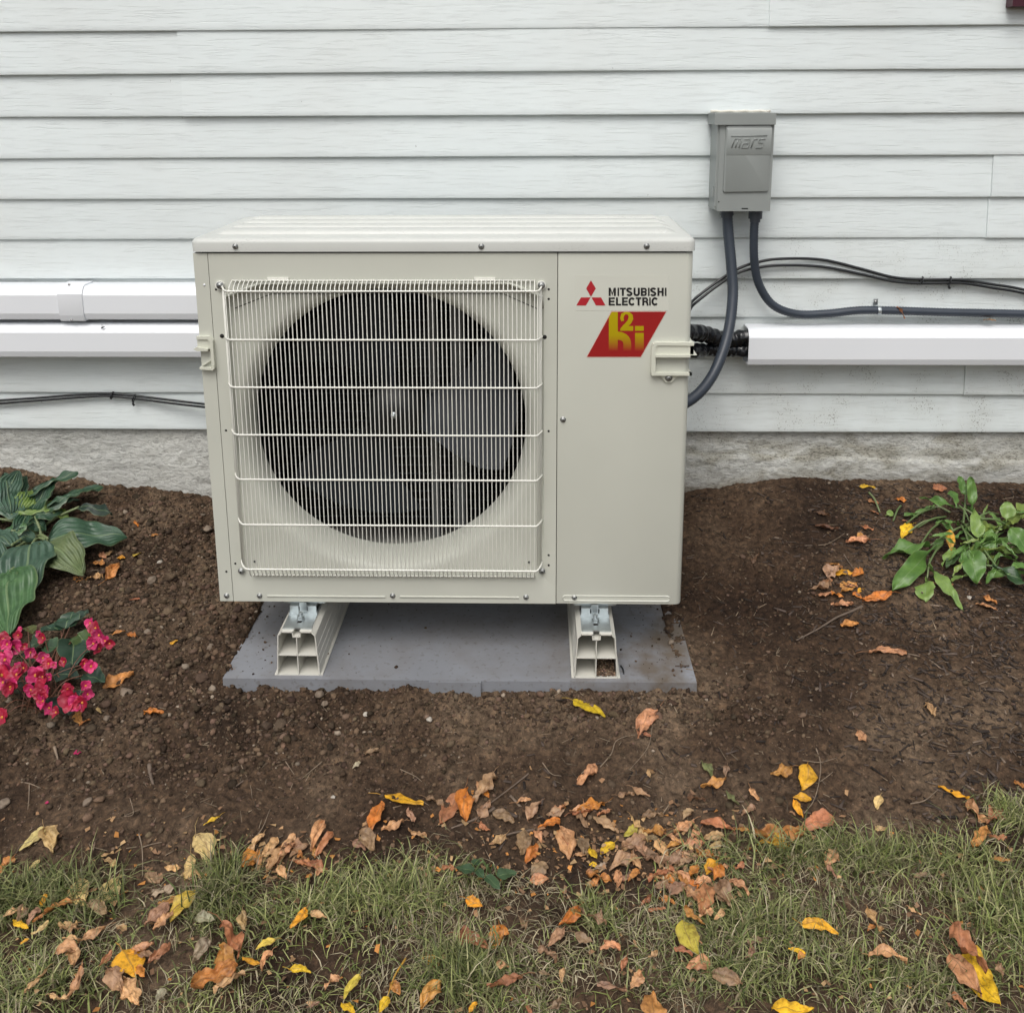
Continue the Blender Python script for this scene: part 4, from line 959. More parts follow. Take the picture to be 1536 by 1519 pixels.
# raised centre panel, standing out more above its step
def PB(px, py, y=byf): q = atY(px, py, y); return q.x, q.z
k7 = 5.627
cb = lambda x, y: (1020+x/k7, 150+y/k7)
def rrp(pts, r=.006, n=4):
    out = []
    m = len(pts)
    for i in range(m):
        p = Vector(pts[i]); a = (Vector(pts[i-1])-p).normalized(); b = (Vector(pts[(i+1) % m])-p).normalized()
        for k in range(n+1):
            t = k/n; out.append(tuple((p+a*r)*(1-t)**2+p*2*t*(1-t)+(p+b*r)*t*t))
    return out
base = rrp([PB(*cb(358, 782)), PB(*cb(745, 775)), PB(*cb(775, 210)), PB(*cb(385, 215))])
cx_, cz_ = sum(p[0] for p in base)/len(base), sum(p[1] for p in base)/len(base)
sc = lambda k, yy: [bm.verts.new((cx_+(x-cx_)*k, yy(z), cz_+(z-cz_)*(1-(1-k)*.6))) for x, z in base]
zstep = PB(*cb(560, 470))[1]
bm = BM(); top = lambda z: byf-.0055
A = sc(1, lambda z: byf+.0005); B = sc(.975, lambda z: byf-.004); C_ = sc(.94, lambda z: byf-.0048); n = len(A)
for i in range(n):
    for P_, Q_ in ((A, B), (B, C_)): bm.faces.new((P_[i], P_[(i+1) % n], Q_[(i+1) % n], Q_[i]))
bm.faces.new(C_); bmesh.ops.recalc_face_normals(bm, faces=bm.faces); rp = link('raised_panel', finish(bm, 40), boxg, dbx)
q0 = PB(*cb(400, 238)); q1 = PB(*cb(752, 470))
bm = BM(); zz = [(q1[1], byf-.0045), (q1[1]+.004, byf-.0062), (q0[1]-.004, byf-.0075), (q0[1]+.0005, byf-.0046)]
rows = [[bm.verts.new((x, y, z)) for x in (q0[0]-.001, q1[0]+.002)] for z, y in zz]
for i in range(3): bm.faces.new((rows[i][0], rows[i][1], rows[i+1][1], rows[i+1][0]))
for k in (0, 1): bm.faces.new([r_[k] for r_ in rows])
bmesh.ops.recalc_face_normals(bm, faces=bm.faces); link('name_field', finish(bm, 60), boxg, rp)
# embossed slanted outline letters "mars"
def emb(paths):
    bm = BM()
    for pth in paths:
        pts = []
        for x, y in pth:
            q = atY(*cb(x, y), byf-.0076); pts.append((q.x, byf-.0076, q.z))
        tube(bm, pts, .0013, 6)
    link('embossed_lettering', finish(bm, 60), boxg, rp)
emb([[(432, 306), (735, 301)], [(437, 402), (462, 330), (520, 329), (498, 404)], [(490, 332), (468, 402)]])
emb([[(545, 334), (594, 332), (572, 404), (522, 405), (534, 368), (582, 367)]])
emb([[(600, 404), (622, 334), (655, 332)]])
emb([[(722, 330), (672, 333), (664, 362), (702, 364), (692, 402), (640, 405)]])
bm = BM(); q = PB(*cb(547, 917)); box(bm, q[0]-.0075, q[0]+.0075, byf-.0006, byf-.0001, q[1]-.0012, q[1]+.0012); q = PB(*cb(327, 860)); disc_y(bm, q[0], byf-.0006, q[1], .0016, .0005, 10); q = PB(*cb(297, 905)); disc_y(bm, q[0], byf-.0006, q[1], .0012, .0005, 10)
link('latch_slots', finish(bm), blackhole, dbx)
bm = BM(); q = PB(*cb(281, 770), y=.53); box(bm, q[0]-.0015, bx0-.003, .527, .532, q[1]-.014, q[1]+.012); link('side_tab', finish(bm, bevel=.0005), boxg, dbx)
# pale caulk bead above the hood
bm = BM(); pts = [(bx0-.008+k*.012, WY-.006, zt+.004+.001*math.sin(k*2.1)) for k in range(13)]; tube(bm, pts, .0034, 6); link('caulk_bead', finish(bm, 60), M('old_caulk', (.66, .64, .56), .6), dbx)

# ================================================================== CONDUITS AND CABLES
def ribbed(name, pts, r, label, cat, top, mat=cond, par_extra=None):
    sp = spline(pts, 14); L = 0; S_ = [sp[0]]; step = .0036; acc = 0
    for a, b in zip(sp[:-1], sp[1:]):
        d = (b-a).length; pos = step-acc
        while pos < d: S_.append(a.lerp(b, pos/d)); pos += step
        acc = d-(pos-step)
    t = thing(name, label, cat, tuple(sp[0]), 'grey flexible conduits from the disconnect box')
    bm = BM(); m = len(S_); tube(bm, S_, r, 14, rf=lambda u: r+(.0011 if int(round(u*(m-1))) % 2 else 0)); link('conduit_tube', finish(bm, 80), mat, t)
    x, y, z = sp[0]; bm = BM()
    def cyl(r_, z0, z1, n=20):
        a = [bm.verts.new((x+r_*math.cos(2*PI*k/n), y+r_*math.sin(2*PI*k/n), z0)) for k in range(n)]; b = [bm.verts.new((x+r_*math.cos(2*PI*k/n), y+r_*math.sin(2*PI*k/n), z1)) for k in range(n)]
        bm.faces.new(a[::-1]); bm.faces.new(b)
        for k in range(n): bm.faces.new((a[k], a[(k+1) % n], b[(k+1) % n], b[k]))
    for r_, z0, z1 in top: cyl(r_, z+z0, z+z1)
    link('connector', finish(bm, 40, bevel=.0008), conn, t); return t
A3 = lambda px, py, y: tuple(atY(px, py, y))
zq = bz0
p0 = atY(1090, 324, .545); p0 = (p0.x, .545, bz0-.006)
ribbed('flexible_conduit', [p0, A3(1092.5, 350, .543), A3(1097, 400, .53), A3(1099, 445, .51), A3(1092, 500, .475), A3(1074, 553, .43), A3(1050, 588, .39), A3(1020, 608, .36), A3(985, 612, .33)], .0123, 'thick grey conduit curving from the disconnect box down behind the outdoor unit', 'conduit', [(.0165, -.008, .008), (.0145, -.014, -.006)])
p1 = atY(1133, 324, .545); p1 = (p1.x, .545, bz0-.004)
rc = ribbed('flexible_conduit', [p1, A3(1131, 350, .545), A3(1131.5, 392, .55), A3(1139, 428, .556), A3(1160, 458, .562), A3(1195, 471, .568), A3(1240, 470.5, .572), A3(1290, 465.5, .575), A3(1340, 466, .576), A3(1420, 468.5, .576), A3(1536, 471, .576), (1.56, .576, .652), (1.8, .576, .655), (2.4, .576, .66), (4.3, .576, .66)], .0098, 'thinner grey conduit curving right from the disconnect box along the siding', 'conduit', [(.0165, -.018, .008), (.0125, -.027, -.016)])
q = atY(1317, 466, .575); st = thing('conduit_strap', 'small shiny steel strap screwed over the thinner conduit', 'pipe strap', (q.x, WY, q.z))
bm = BM(); pts = []
for k in range(13): a = PI*k/12; pts.append((q.z+.0115*math.cos(a), .576-.0115*math.sin(a)))
prof = [(y, z) for z, y in pts]; inn = [(.576+(y-.576)*.9, q.z+(z-q.z)*.9) for y, z in prof][::-1]
extr_x(bm, prof+inn, q.x-.002, q.x+.006); box(bm, q.x-.006, q.x+.005, WY-.0035, WY-.002, q.z+.010, q.z+.026); bmesh.ops.recalc_face_normals(bm, faces=bm.faces); link('strap_band', finish(bm, bevel=.0003), zinc, st)
bm = BM(); disc_y(bm, q.x-.001, WY-.006, q.z+.019, .004, .003, 6); link('strap_screw', finish(bm), screwm, st)

def cable(pp, y, r, label, group, ext=None):
    pts = [A3(px, py, yy) for px, py, yy in pp]
    if ext: pts = ext[0]+pts+ext[1]
    bm = BM(); tube(bm, spline(pts, 10), r, 9); me = finish(bm, 60); o = link('black_cable', me, blk, None, pts[0]); tag(o, label, 'cable', group); return o
yc_ = WY-.006
cable([(990, 520, .40), (1030, 466, .50), (1045, 446, .55), (1100, 407, .575), (1140, 392.5, .58), (1180, 388, .585), (1235, 390, yc_), (1290, 403, yc_), (1340, 416, yc_), (1385, 419.5, yc_), (1440, 420, yc_), (1490, 427, yc_), (1536, 435, yc_)], 0, .0036, 'upper strand of the pair of black cables arching over the pipe cover on the right', 'black cables right of the unit', ([], [(1.56, yc_, .672), (1.75, yc_, .668), (2.1, yc_, .67), (3, yc_, .68), (4.3, yc_, .68)]))
cable([(990, 530, .40), (1030, 473, .50), (1045, 453, .55), (1100, 413, .575), (1140, 401, .58), (1180, 398, .585), (1235, 400.5, yc_-.002), (1290, 411, yc_-.002), (1340, 422, yc_-.003), (1385, 425, yc_-.003), (1440, 424.5, yc_-.003), (1490, 432, yc_-.002), (1536, 440, yc_-.002)], 0, .0036, 'lower strand of the pair of black cables arching over the pipe cover on the right', 'black cables right of the unit', ([], [(1.56, yc_, .665), (1.75, yc_, .66), (2.1, yc_, .662), (3, yc_, .672), (4.3, yc_, .672)]))
cable([(0, 600.5, yc_), (60, 596.5, yc_), (120, 592, yc_), (165, 590.5, yc_), (205, 594, yc_), (255, 600, yc_-.01), (310, 606.5, yc_-.03), (360, 612, .5)], 0, .0031, 'upper strand of the pair of black cables sagging left of the unit', 'black cables left of the unit', ([(-4, yc_, .38), (-2.6, yc_, .39), (-1.8, yc_, .40), (-1.45, yc_, .408), (-1.33, yc_, .413)], []))
cable([(0, 605, yc_-.002), (60, 600.5, yc_-.002), (120, 596, yc_-.002), (165, 594, yc_-.002), (205, 598, yc_-.002), (255, 604.5, yc_-.012), (310, 611, yc_-.032), (360, 617, .5)], 0, .0031, 'lower strand of the pair of black cables sagging left of the unit', 'black cables left of the unit', ([(-4, yc_, .373), (-2.6, yc_, .383), (-1.8, yc_, .392), (-1.45, yc_, .40), (-1.33, yc_, .405)], []))
def clip(px, py, label, tail, r=.0085):
    q = atY(px, py, yc_-.001); t = thing('cable_clip', label, 'cable clip', tuple(q), 'black clips holding the cables')
    bm = BM(); tube(bm, [(q.x+r*1.0*math.cos(a)*.35, q.y-r*1.05*math.sin(a), q.z+r*1.1*math.cos(a)) for a in [2*PI*k/12 for k in range(13)]], .0018, 6); link('clip_loop', finish(bm), blk, t)
    if tail:
        bm = BM(); tube(bm, [(q.x-.001, q.y-.004, q.z-r), (q.x-.002, q.y-.005, q.z-r-.006), (q.x+.001, q.y-.005, q.z-r-.011)], .003, 6); link('clip_nail', finish(bm), blk, t)
clip(1382, 421, 'black tie around the right cables, left of the nailed clip', False)
clip(1424, 421, 'black nailed clip with a hanging tail on the right cables', True)
clip(168, 593, 'small black tie at the crest of the left cables', False)
clip(201, 597, 'black nailed clip with a hanging tail on the left cables', True)
def wrapped(pts, r, label):
    sp = spline(pts, 24); bm = BM()
    tube(bm, sp, r, 18, rf=lambda u: r*1.08*(1+.05*math.sin(u*95)+.05*math.sin(u*41+1)))
    for v in bm.verts: 
        nz_ = mnoise.noise(v.co*55); v.co += Vector((0, nz_*.0030, nz_*.0034))
    o = link('insulated_pipe', finish(bm, 80), foil, None, tuple(sp[0])); tag(o, label, 'pipe', 'black wrapped refrigerant pipes'); return o
wrapped([A3(1000, 505, .42), A3(1030, 498, .47), A3(1060, 502, .53), A3(1090, 510, .553), A3(1122, 506, .556), A3(1200, 506, .56)], .0190, 'upper black wrapped pipe running from the unit into the right pipe cover')
wrapped([A3(1000, 528, .42), A3(1030, 526, .47), A3(1060, 525, .54), A3(1090, 524, .556), A3(1122, 526, .56), A3(1200, 526, .56)], .0158, 'lower shiny black wrapped pipe running from the unit into the right pipe cover')

exec_parts = True
# ================================================================== LEAVES
PAL = {'Y': ((.66, .43, .02), 'bright yellow'), 'y': ((.50, .40, .06), 'yellow-green'), 'A': ((.62, .30, .02), 'amber'), 'O': ((.52, .19, .035), 'orange'), 'o': ((.46, .21, .06), 'dull orange'),
       'T': ((.50, .32, .16), 'tan'), 'L': ((.56, .42, .19), 'pale straw'), 'B': ((.25, .165, .10), 'brown'), 'R': ((.38, .16, .08), 'reddish brown'), 'r': ((.33, .20, .125), 'dusty brown'),
       'D': ((.11, .055, .03), 'dark brown'), 'G': ((.33, .29, .21), 'grey'), 'g': ((.12, .14, .06), 'olive green'), 'P': ((.50, .26, .14), 'salmon tan')}
def leaf_mesh(L, wr, curl=.3, fold=.25, wave=.1, seed=0, bend=0.0, tip=1.0, nu=12, nv=7, ribs=0, ribd=0, shape='ovate', jag=0.0, crump=0.0):
    """blade along +X from 0 to L, width wr*L"""
    rs = random.Random(seed); ph = [rs.random()*6 for _ in range(6)]; V = []; UV = []
    for i in range(nu+1):
        u = i/nu
        if shape == 'ovate': wdt = (math.sin(PI*u**.82)**.75)*(1-.25*u) if 0 < u < 1 else 0
        elif shape == 'hosta': wdt = (math.sin(PI*min(1, u**.62))**.7) if 0 < u < 1 else 0
        elif shape == 'petal': wdt = max(0, math.sin(PI*min(1, u**.75)))**.5 if 0 < u < 1 else 0
        elif shape == 'spoon': wdt = (.12+.88*max(0, math.sin(PI*max(0, (u-.22)/.78)**.85))**.7) if u < 1 else 0
        else: wdt = 1.0 if .02 < u < .98 else .6
        wdt = max(wdt, .012)
        if jag: wdt *= 1-jag*rs.random()
        cx_ = L*u; by = bend*L*math.sin(PI*u)*.25
        for j in range(nv+1):
            v = j/nv*2-1; half = wr*L/2*wdt*(1+.06*math.sin(u*17+ph[0]))
            y = v*half+by; z = abs(v)*half*math.tan(fold)*(1-.25*abs(v))
            z += L*curl*(u*(1-u)*.9)+wave*L*.12*math.sin(u*7+ph[1])*v+wave*L*.09*math.sin(u*11+v*2+ph[2])
            z += wave*L*.05*math.sin(u*23+ph[3]+v*4)*abs(v)
            if crump:
                z += crump*L*(.10*mnoise.noise(Vector((u*3.1+seed, v*1.6, seed*.3)))+.055*mnoise.noise(Vector((u*8+seed, v*4, 3.3)))+.03*abs(mnoise.noise(Vector((u*14+seed, v*7, 9.1)))))
                y += crump*L*.06*mnoise.noise(Vector((u*5, v*2+seed, 5.1)))
            if ribs: z += ribd*math.cos(v*ribs*PI)*min(1, wdt*2)
            V.append((cx_, y, z)); UV.append((u, (v+1)/2))
    F = [(i*(nv+1)+j, (i+1)*(nv+1)+j, (i+1)*(nv+1)+j+1, i*(nv+1)+j+1) for i in range(nu) for j in range(nv)]
    me = bpy.data.meshes.new('leaf'); me.from_pydata(V, [], F); uv = me.uv_layers.new(name='UVMap')
    for lp in me.loops: uv.data[lp.index].uv = UV[lp.vertex_index]
    for p_ in me.polygons: p_.use_smooth = True
    return me
def add_stem(me, L, r=.0006, ln=.25, seed=0):
    bm = BM(); bm.from_mesh(me); rs = random.Random(seed); a = rs.uniform(-.5, .5)
    tube(bm, [(L*.05, 0, .001), (-L*ln*.5, a*L*ln*.3, .002), (-L*ln, a*L*ln, .0)], r, 5)
    for f in bm.faces: f.smooth = True
    bm.to_mesh(me); bm.free(); return me
leaf_log = []
def fallen(bx, by, tx, ty, wr, c, form=None, lift=.0, tiltx=None, label=None, wave=None):
    seed = len(leaf_log)*7+3; rs = random.Random(seed)
    lw = lawnlift(*_gxy((bx+tx)/2, (by+ty)/2))
    a = onG(bx, by, .004+lw); b = onG(tx, ty, .004+lw); L = max(.008, (b-a).length); mid = (a+b)/2
    ang = math.atan2(b.y-a.y, b.x-a.x)
    calm = c in 'YyAL'; curl = rs.uniform(-.1, .22 if calm else .45); fold = rs.uniform(.03, .22 if calm else .5); wv = rs.uniform(.15, .35 if calm else .8) if wave is None else wave
    if form is None: form = 'curled' if curl > .28 or wv > .6 else ('folded' if fold > .38 else 'flat')
    me = leaf_mesh(L, wr*rs.uniform(1.05, 1.3), curl, fold, wv, seed, bend=rs.uniform(-.5, .5), jag=.16 if rs.random() < .5 else .04, crump=rs.uniform(.35, .8) if c in 'YyAL' else rs.uniform(.6, 1.7), nu=18, nv=10)
    if rs.random() < .55 and L > .02: add_stem(me, L, ln=rs.uniform(.15, .45), seed=seed)
    o = bpy.data.objects.new('fallen_leaf', me); COL.objects.link(o); me.materials.append(dryleaf)
    co, nm = PAL[c]; k = rs.uniform(.8, 1.15); o.color = (co[0]*k*rs.uniform(.93, 1.07), co[1]*k*rs.uniform(.93, 1.07), co[2]*k, 1)
    pitch = -math.asin(max(-.9, min(.9, (b.z-a.z)/L)))
    roll = rs.uniform(-.35, .35) if tiltx is None else tiltx
    o.rotation_euler = Matrix.Rotation(ang, 3, 'Z').to_4x4() .to_euler() if False else (Matrix.Rotation(ang, 4, 'Z') @ Matrix.Rotation(pitch, 4, 'Y') @ Matrix.Rotation(roll, 4, 'X')).to_euler()
    low = min(0, L*wv*-.08); o.location = a+Vector((0, 0, .001-low+lift))
    leaf_log.append((o, (bx+tx)/2, (by+ty)/2, L, nm, form, label)); return o
def _gxy(px, py): q = _gflat(px, py); return q.x, q.y
def lawnlift(x, y):
    l = float(lawn(np.array([x]), np.array([y]))[0]); b = float(bare(np.array([x]), np.array([y]))[0]); return .016*max(0, min(1, l/.05))*(1-b)
cA = lambda t: [t[0]/3, 1100+t[1]/3, t[2]/3, 1100+t[3]/3]
cB = lambda t: [512+t[0]/3, 1100+t[1]/3, 512+t[2]/3, 1100+t[3]/3]
cC = lambda t: [1024+t[0]/3, 1100+t[1]/3, 1024+t[2]/3, 1100+t[3]/3]
cD = lambda t: [1030+t[0]/3.0356, 620+t[1]/3.0356, 1030+t[2]/3.0356, 620+t[3]/3.0356]
cL = lambda t: [t[0]/3.618, 680+t[1]/3.618, t[2]/3.618, 680+t[3]/3.618]
LA = """205 425 85 530 .42 L|200 430 240 550 .42 T|65 560 -20 635 .6 o|180 570 130 635 .4 L|455 555 512 535 .5 T|470 575 525 600 .5 T|665 625 720 675 .7 r|880 460 940 600 .5 L|860 545 830 665 .45 L|890 620 960 665 .5 T|885 655 835 705 .5 D|740 605 815 610 .35 T|990 375 915 415 .3 Y|925 470 990 480 .35 L|1165 535 1085 610 .65 O|1190 455 1120 540 .5 T|1250 475 1180 560 .45 T|1330 460 1260 520 .4 T|1270 520 1200 625 .45 T|1330 500 1250 590 .4 P|1460 400 1400 530 .35 P|1500 450 1420 560 .35 R|1390 500 1300 560 .4 r|1340 545 1400 600 .4 o|1380 590 1470 620 .45 R|1420 645 1475 615 .5 P|1250 600 1290 660 .5 T|1055 590 1030 625 .6 T|360 660 380 775 .6 L|530 655 420 775 .55 L|400 712 440 698 .6 P|325 760 200 805 .35 o|215 800 145 850 .3 o|205 725 185 780 .5 A|110 780 80 850 .6 B|180 790 120 860 .5 r|220 845 140 905 .4 L|60 840 130 880 .35 Y|350 860 260 860 .45 T|355 885 270 880 .35 T|475 875 350 945 .45 T|350 930 280 925 .35 T|130 925 90 950 .5 A|875 710 765 850 .45 y|800 745 710 770 .5 o|760 770 650 870 .5 r|780 800 690 890 .45 P|930 735 870 745 .7 G|880 830 970 845 .5 G|930 925 865 1035 .5 G|680 725 790 700 .5 G|1090 810 1105 890 .5 T|1000 860 1075 1010 .4 R|1380 790 1305 875 .5 A|1395 810 1470 830 .4 T|1240 930 1150 975 .35 y|550 980 610 1095 .75 A|610 1060 650 1095 .7 O|770 950 660 1035 .35 R|505 980 445 1050 .35 R|490 1070 545 1170 .5 r|560 1110 625 1215 .5 T|215 1060 110 1160 .22 T|370 1045 305 1195 .2 P|225 1180 310 1190 .3 T|745 1150 700 1200 .6 G|990 970 1060 1080 .6 o|1070 1060 860 1140 .42 o|1105 1090 960 1165 .3 T|1090 1010 1180 1040 .3 A|1225 985 1175 1065 .45 P|1300 1065 1400 1080 .45 Y|1530 1100 1460 1150 .5 P|1440 1210 1380 1235 .5 B|560 990 640 975 .4 A"""
LB = """170 75 100 100 .45 B|85 130 50 160 .5 G|195 285 370 320 .4 A|185 315 135 455 .38 O|380 295 460 320 .35 B|685 185 600 310 .5 r|555 260 445 410 .4 R|565 260 560 405 .5 O|650 255 665 290 .6 O|300 340 330 400 .5 r|280 400 180 440 .35 P|300 440 385 465 .35 P|80 455 150 530 .6 r|50 490 110 525 .5 r|680 360 780 400 .5 B|620 410 670 440 .5 R|740 460 665 500 .45 T|895 315 840 400 .6 r|985 395 885 425 .4 O|870 440 900 495 .6 P|830 440 805 545 .5 B|870 505 830 590 .5 O|985 430 1025 565 .5 P|1060 470 1090 550 .6 B|925 590 855 645 .7 r|1185 325 1060 355 .35 O|1210 350 1150 370 .4 R|1060 360 1110 430 .4 r|1130 380 1250 450 .4 r|1145 150 1060 225 .42 P|1245 285 1320 280 .35 r|1310 245 1390 285 .35 r|1300 375 1360 445 .25 T|1330 415 1270 465 .5 y|1350 378 1450 370 .3 B|1370 480 1260 510 .6 r|1120 520 1150 565 .6 Y|1230 495 1165 545 .5 Y|1115 590 1155 600 .6 Y|1310 540 1205 620 .4 r|1190 590 1140 610 .5 G|1100 630 1215 670 .35 o|1185 655 1115 700 .35 o|1430 480 1470 560 .6 T|1370 570 1450 590 .5 r|1536 545 1460 610 .5 r|1340 620 1290 670 .4 o|1500 630 1380 670 .35 R|1440 450 1530 500 .35 P|1380 165 1390 205 .4 T|800 840 830 890 .5 B|560 745 635 780 .55 A|450 610 510 612 .5 R|1070 780 975 870 .38 O|525 910 670 985 .4 R|712 875 690 975 .75 O|1000 880 930 960 .4 r|885 970 970 1020 .5 B|360 1020 450 1010 .5 A|455 1015 405 1060 .5 O|700 1030 755 1050 .6 P|815 1095 655 1145 .25 R|450 1125 355 1245 .45 o|85 1090 10 1195 .4 y|215 1190 170 1257 .5 Y|0 1215 60 1265 .5 Y|610 1210 575 1260 .5 A|835 1225 860 1275 .5 R|225 1125 265 1180 .6 o|890 1075 940 1090 .5 B|1350 1080 1300 1145 .6 P|1150 1135 1285 1160 .3 r|1400 1300 1395 1175 .9 o|990 1195 930 1245 .4 B|1000 1060 990 1125 .4 T|1395 730 1340 785 .25 R|1440 745 1505 770 .45 o|1180 935 1220 950 .5 R|1345 5 1395 15 .5 R|1250 660 1300 640 .5 r|1480 690 1400 700 .4 r|1380 800 1460 790 .35 R|1290 560 1350 610 .5 T|1500 580 1420 560 .5 r|1420 640 1490 600 .4 B"""
LC = """790 -5 825 40 .7 P|85 130 130 205 .5 g|195 205 80 245 .35 o|200 150 190 195 .5 B|195 260 255 325 .3 g|305 250 345 305 .4 P|490 155 395 190 .5 o|560 145 535 255 .6 A|580 300 495 290 .45 A|500 300 540 380 .35 A|325 330 265 370 .5 r|680 385 530 430 .5 R|20 290 105 305 .25 D|80 405 235 440 .35 R|235 430 300 440 .5 o|555 450 320 460 .35 o|490 500 335 505 .45 A|80 440 30 480 .5 P|185 465 95 480 .5 T|50 395 -40 450 .4 P|50 350 0 390 .5 r|0 500 70 525 .5 T|140 560 60 530 .4 o|155 575 105 640 .5 A|210 600 170 610 .5 T|165 600 140 665 .6 O|65 600 30 645 .6 O|275 585 235 610 .5 R|95 680 90 820 .5 R|145 680 215 790 .5 r|210 665 300 725 .25 P|5 785 100 860 .35 o|185 795 140 840 .4 T|270 540 310 570 .5 r|580 460 610 490 .6 P|690 535 640 600 .5 P|650 590 695 650 .35 r|890 285 875 345 .5 L|865 430 915 425 .5 T|1150 240 1290 300 .4 A|1280 310 1370 410 .4 P|1430 340 1370 410 .5 R|1370 430 1300 510 .45 o|1380 465 1460 475 .3 R|1490 220 1545 250 .4 o|1225 545 1265 580 .5 T|1400 565 1475 570 .4 o|1100 630 1040 650 .3 B|830 790 895 895 .35 T|865 865 830 890 .5 o|1015 785 1075 820 .35 T|530 862 700 910 .4 A|555 1005 475 970 .5 Y|555 990 520 1020 .5 o|360 925 290 940 .3 B|310 950 285 1015 .35 r|835 1005 1010 1030 .35 P|0 845 70 1000 .55 y|125 1035 15 1055 .5 P|-40 970 45 1000 .4 R|130 1080 270 1130 .5 B|1205 1000 1345 1180 .45 P|1290 960 1430 1230 .45 Y|1210 900 1365 1110 .3 R|1210 1175 1280 1245 .4 R|400 1240 590 1245 .5 Y|1420 1040 1440 1100 .5 r|200 1230 235 1250 .5 B|40 570 -20 600 .4 r|90 510 20 545 .4 r|-30 530 40 570 .4 P|60 690 10 720 .4 B|-20 640 30 680 .5 o"""
LD = """650 690 710 705 .6 o|665 735 755 730 .5 A|615 770 665 760 .5 R|600 830 665 820 .6 P|655 820 715 840 .5 O|690 780 740 800 .4 D|755 820 810 850 .5 O|930 825 800 860 .3 O|760 870 655 875 .3 P|805 800 780 820 .5 A|835 578 725 582 .28 P|790 545 780 575 .6 o|585 510 690 530 .3 D|825 400 875 415 .5 R|835 445 875 460 .5 R|955 395 1000 400 .7 O|1120 340 1185 345 .8 R|1025 510 980 575 .45 Y|1315 870 1415 900 .55 P|1350 840 1415 870 .5 o|700 965 785 960 .6 o|1120 775 1215 785 .25 P|980 490 1015 500 .5 P|785 335 860 340 .4 Y|1300 760 1340 780 .5 r|800 520 850 535 .4 R|590 455 650 470 .35 D|300 690 330 640 .3 D"""
LL = """560 1285 725 1195 .5 o|415 1400 440 1475 .4 o|490 1445 430 1480 .4 o|608 985 680 965 .5 o|690 985 745 1000 .4 O|925 1040 965 1015 .5 A|720 560 805 530 .5 y|635 570 680 570 .7 A|505 600 570 600 .6 o|580 690 650 610 .45 o|560 560 610 530 .5 T|470 690 560 670 .4 T|400 680 470 700 .4 o|730 370 750 400 .5 O|820 450 860 445 .5 o|700 800 780 790 .35 R|780 1410 890 1410 .45 O|545 545 575 570 .5 P|600 500 660 480 .4 L|530 1380 550 1410 .5 L"""
def parse(s, f):
    for r_ in s.split('|'):
        a = r_.split(); fallen(*f([float(v) for v in a[:4]]), float(a[4]), a[5])
parse(LA, cA); parse(LB, cB); parse(LC, cC); parse(LD, cD); parse(LL, cL)
for t in ((860, 1052, 908, 1076, .42, 'Y'), (985, 1070, 957, 1108, .42, 'P'), (1303, 980, 1360, 982, .25, 'P'), (1388, 1057, 1402, 1076, .5, 'T')): fallen(*t)
_rl = random.Random(21)
for (cx_, cy_, sx_, sy_, n_) in ((960, 1285, 110, 38, 24), (430, 1290, 55, 22, 8), (1075, 1330, 45, 45, 8), (800, 1215, 130, 22, 8), (180, 1400, 120, 60, 8), (900, 1420, 200, 60, 6), (1255, 870, 35, 18, 5)):
    for k in range(n_):
        x = cx_+_rl.gauss(0, .6)*sx_; y = cy_+_rl.gauss(0, .6)*sy_; a = _rl.random()*2*PI; l = _rl.uniform(16, 38)
        fallen(x, y, x+l*math.cos(a), y+l*.7*math.sin(a), _rl.uniform(.4, .6), _rl.choice('rRPToBTPOr'))
nn_ = 1100; px_ = np.concatenate([R.normal(950, 150, 500), R.uniform(0, 1536, 400), R.normal(400, 120, 200)]); py_ = np.concatenate([R.normal(1285, 38, 500), R.uniform(1230, 1519, 400), R.normal(1300, 25, 200)])
px_ = np.clip(px_, -20, 1560); py_ = np.clip(py_, 1180, 1530)
q_ = [_gflat(a, b) for a, b in zip(px_, py_)]; x = np.array([q.x for q in q_]); y = np.array([q.y for q in q_]); lz = np.clip(lawn(x, y)/.05, 0, 1)*.010*R.rand(nn_)
sz = .004+.009*R.rand(nn_)**1.8; an = R.rand(nn_)*2*PI; tv = np.array([[0, 0, 0], [1, .15, .12], [.75, .62, .3], [.1, .55, .05]]); V4 = tv[None]*(1+.5*(R.rand(nn_, 4, 3)-.5)); V4[:, :, 2] += (R.rand(nn_, 4)-.3)*.25
ca_, sa_ = np.cos(an), np.sin(an); VX = np.stack([V4[..., 0]*ca_[:, None]-V4[..., 1]*sa_[:, None], V4[..., 0]*sa_[:, None]+V4[..., 1]*ca_[:, None], V4[..., 2]], -1)*sz[:, None, None]+np.stack([x, y, surf(x, y)+.002+lz], -1)[:, None]
cc_ = np.array([[.40, .24, .12], [.30, .17, .09], [.46, .30, .15], [.24, .14, .08], [.50, .22, .06]])[R.randint(0, 5, nn_)]*(.5+.7*R.rand(nn_, 1))
me = np_mesh('leaf_shreds', VX.reshape(-1, 3), (np.array([(0, 1, 2, 3)])[None]+(np.arange(nn_)*4)[:, None, None]).reshape(-1, 4), np.repeat(cc_, 4, 0))
tag(link('leaf_litter', me, mulchm), 'small torn shreds of dry leaf scattered along the lawn edge', 'leaf litter', kind='stuff')
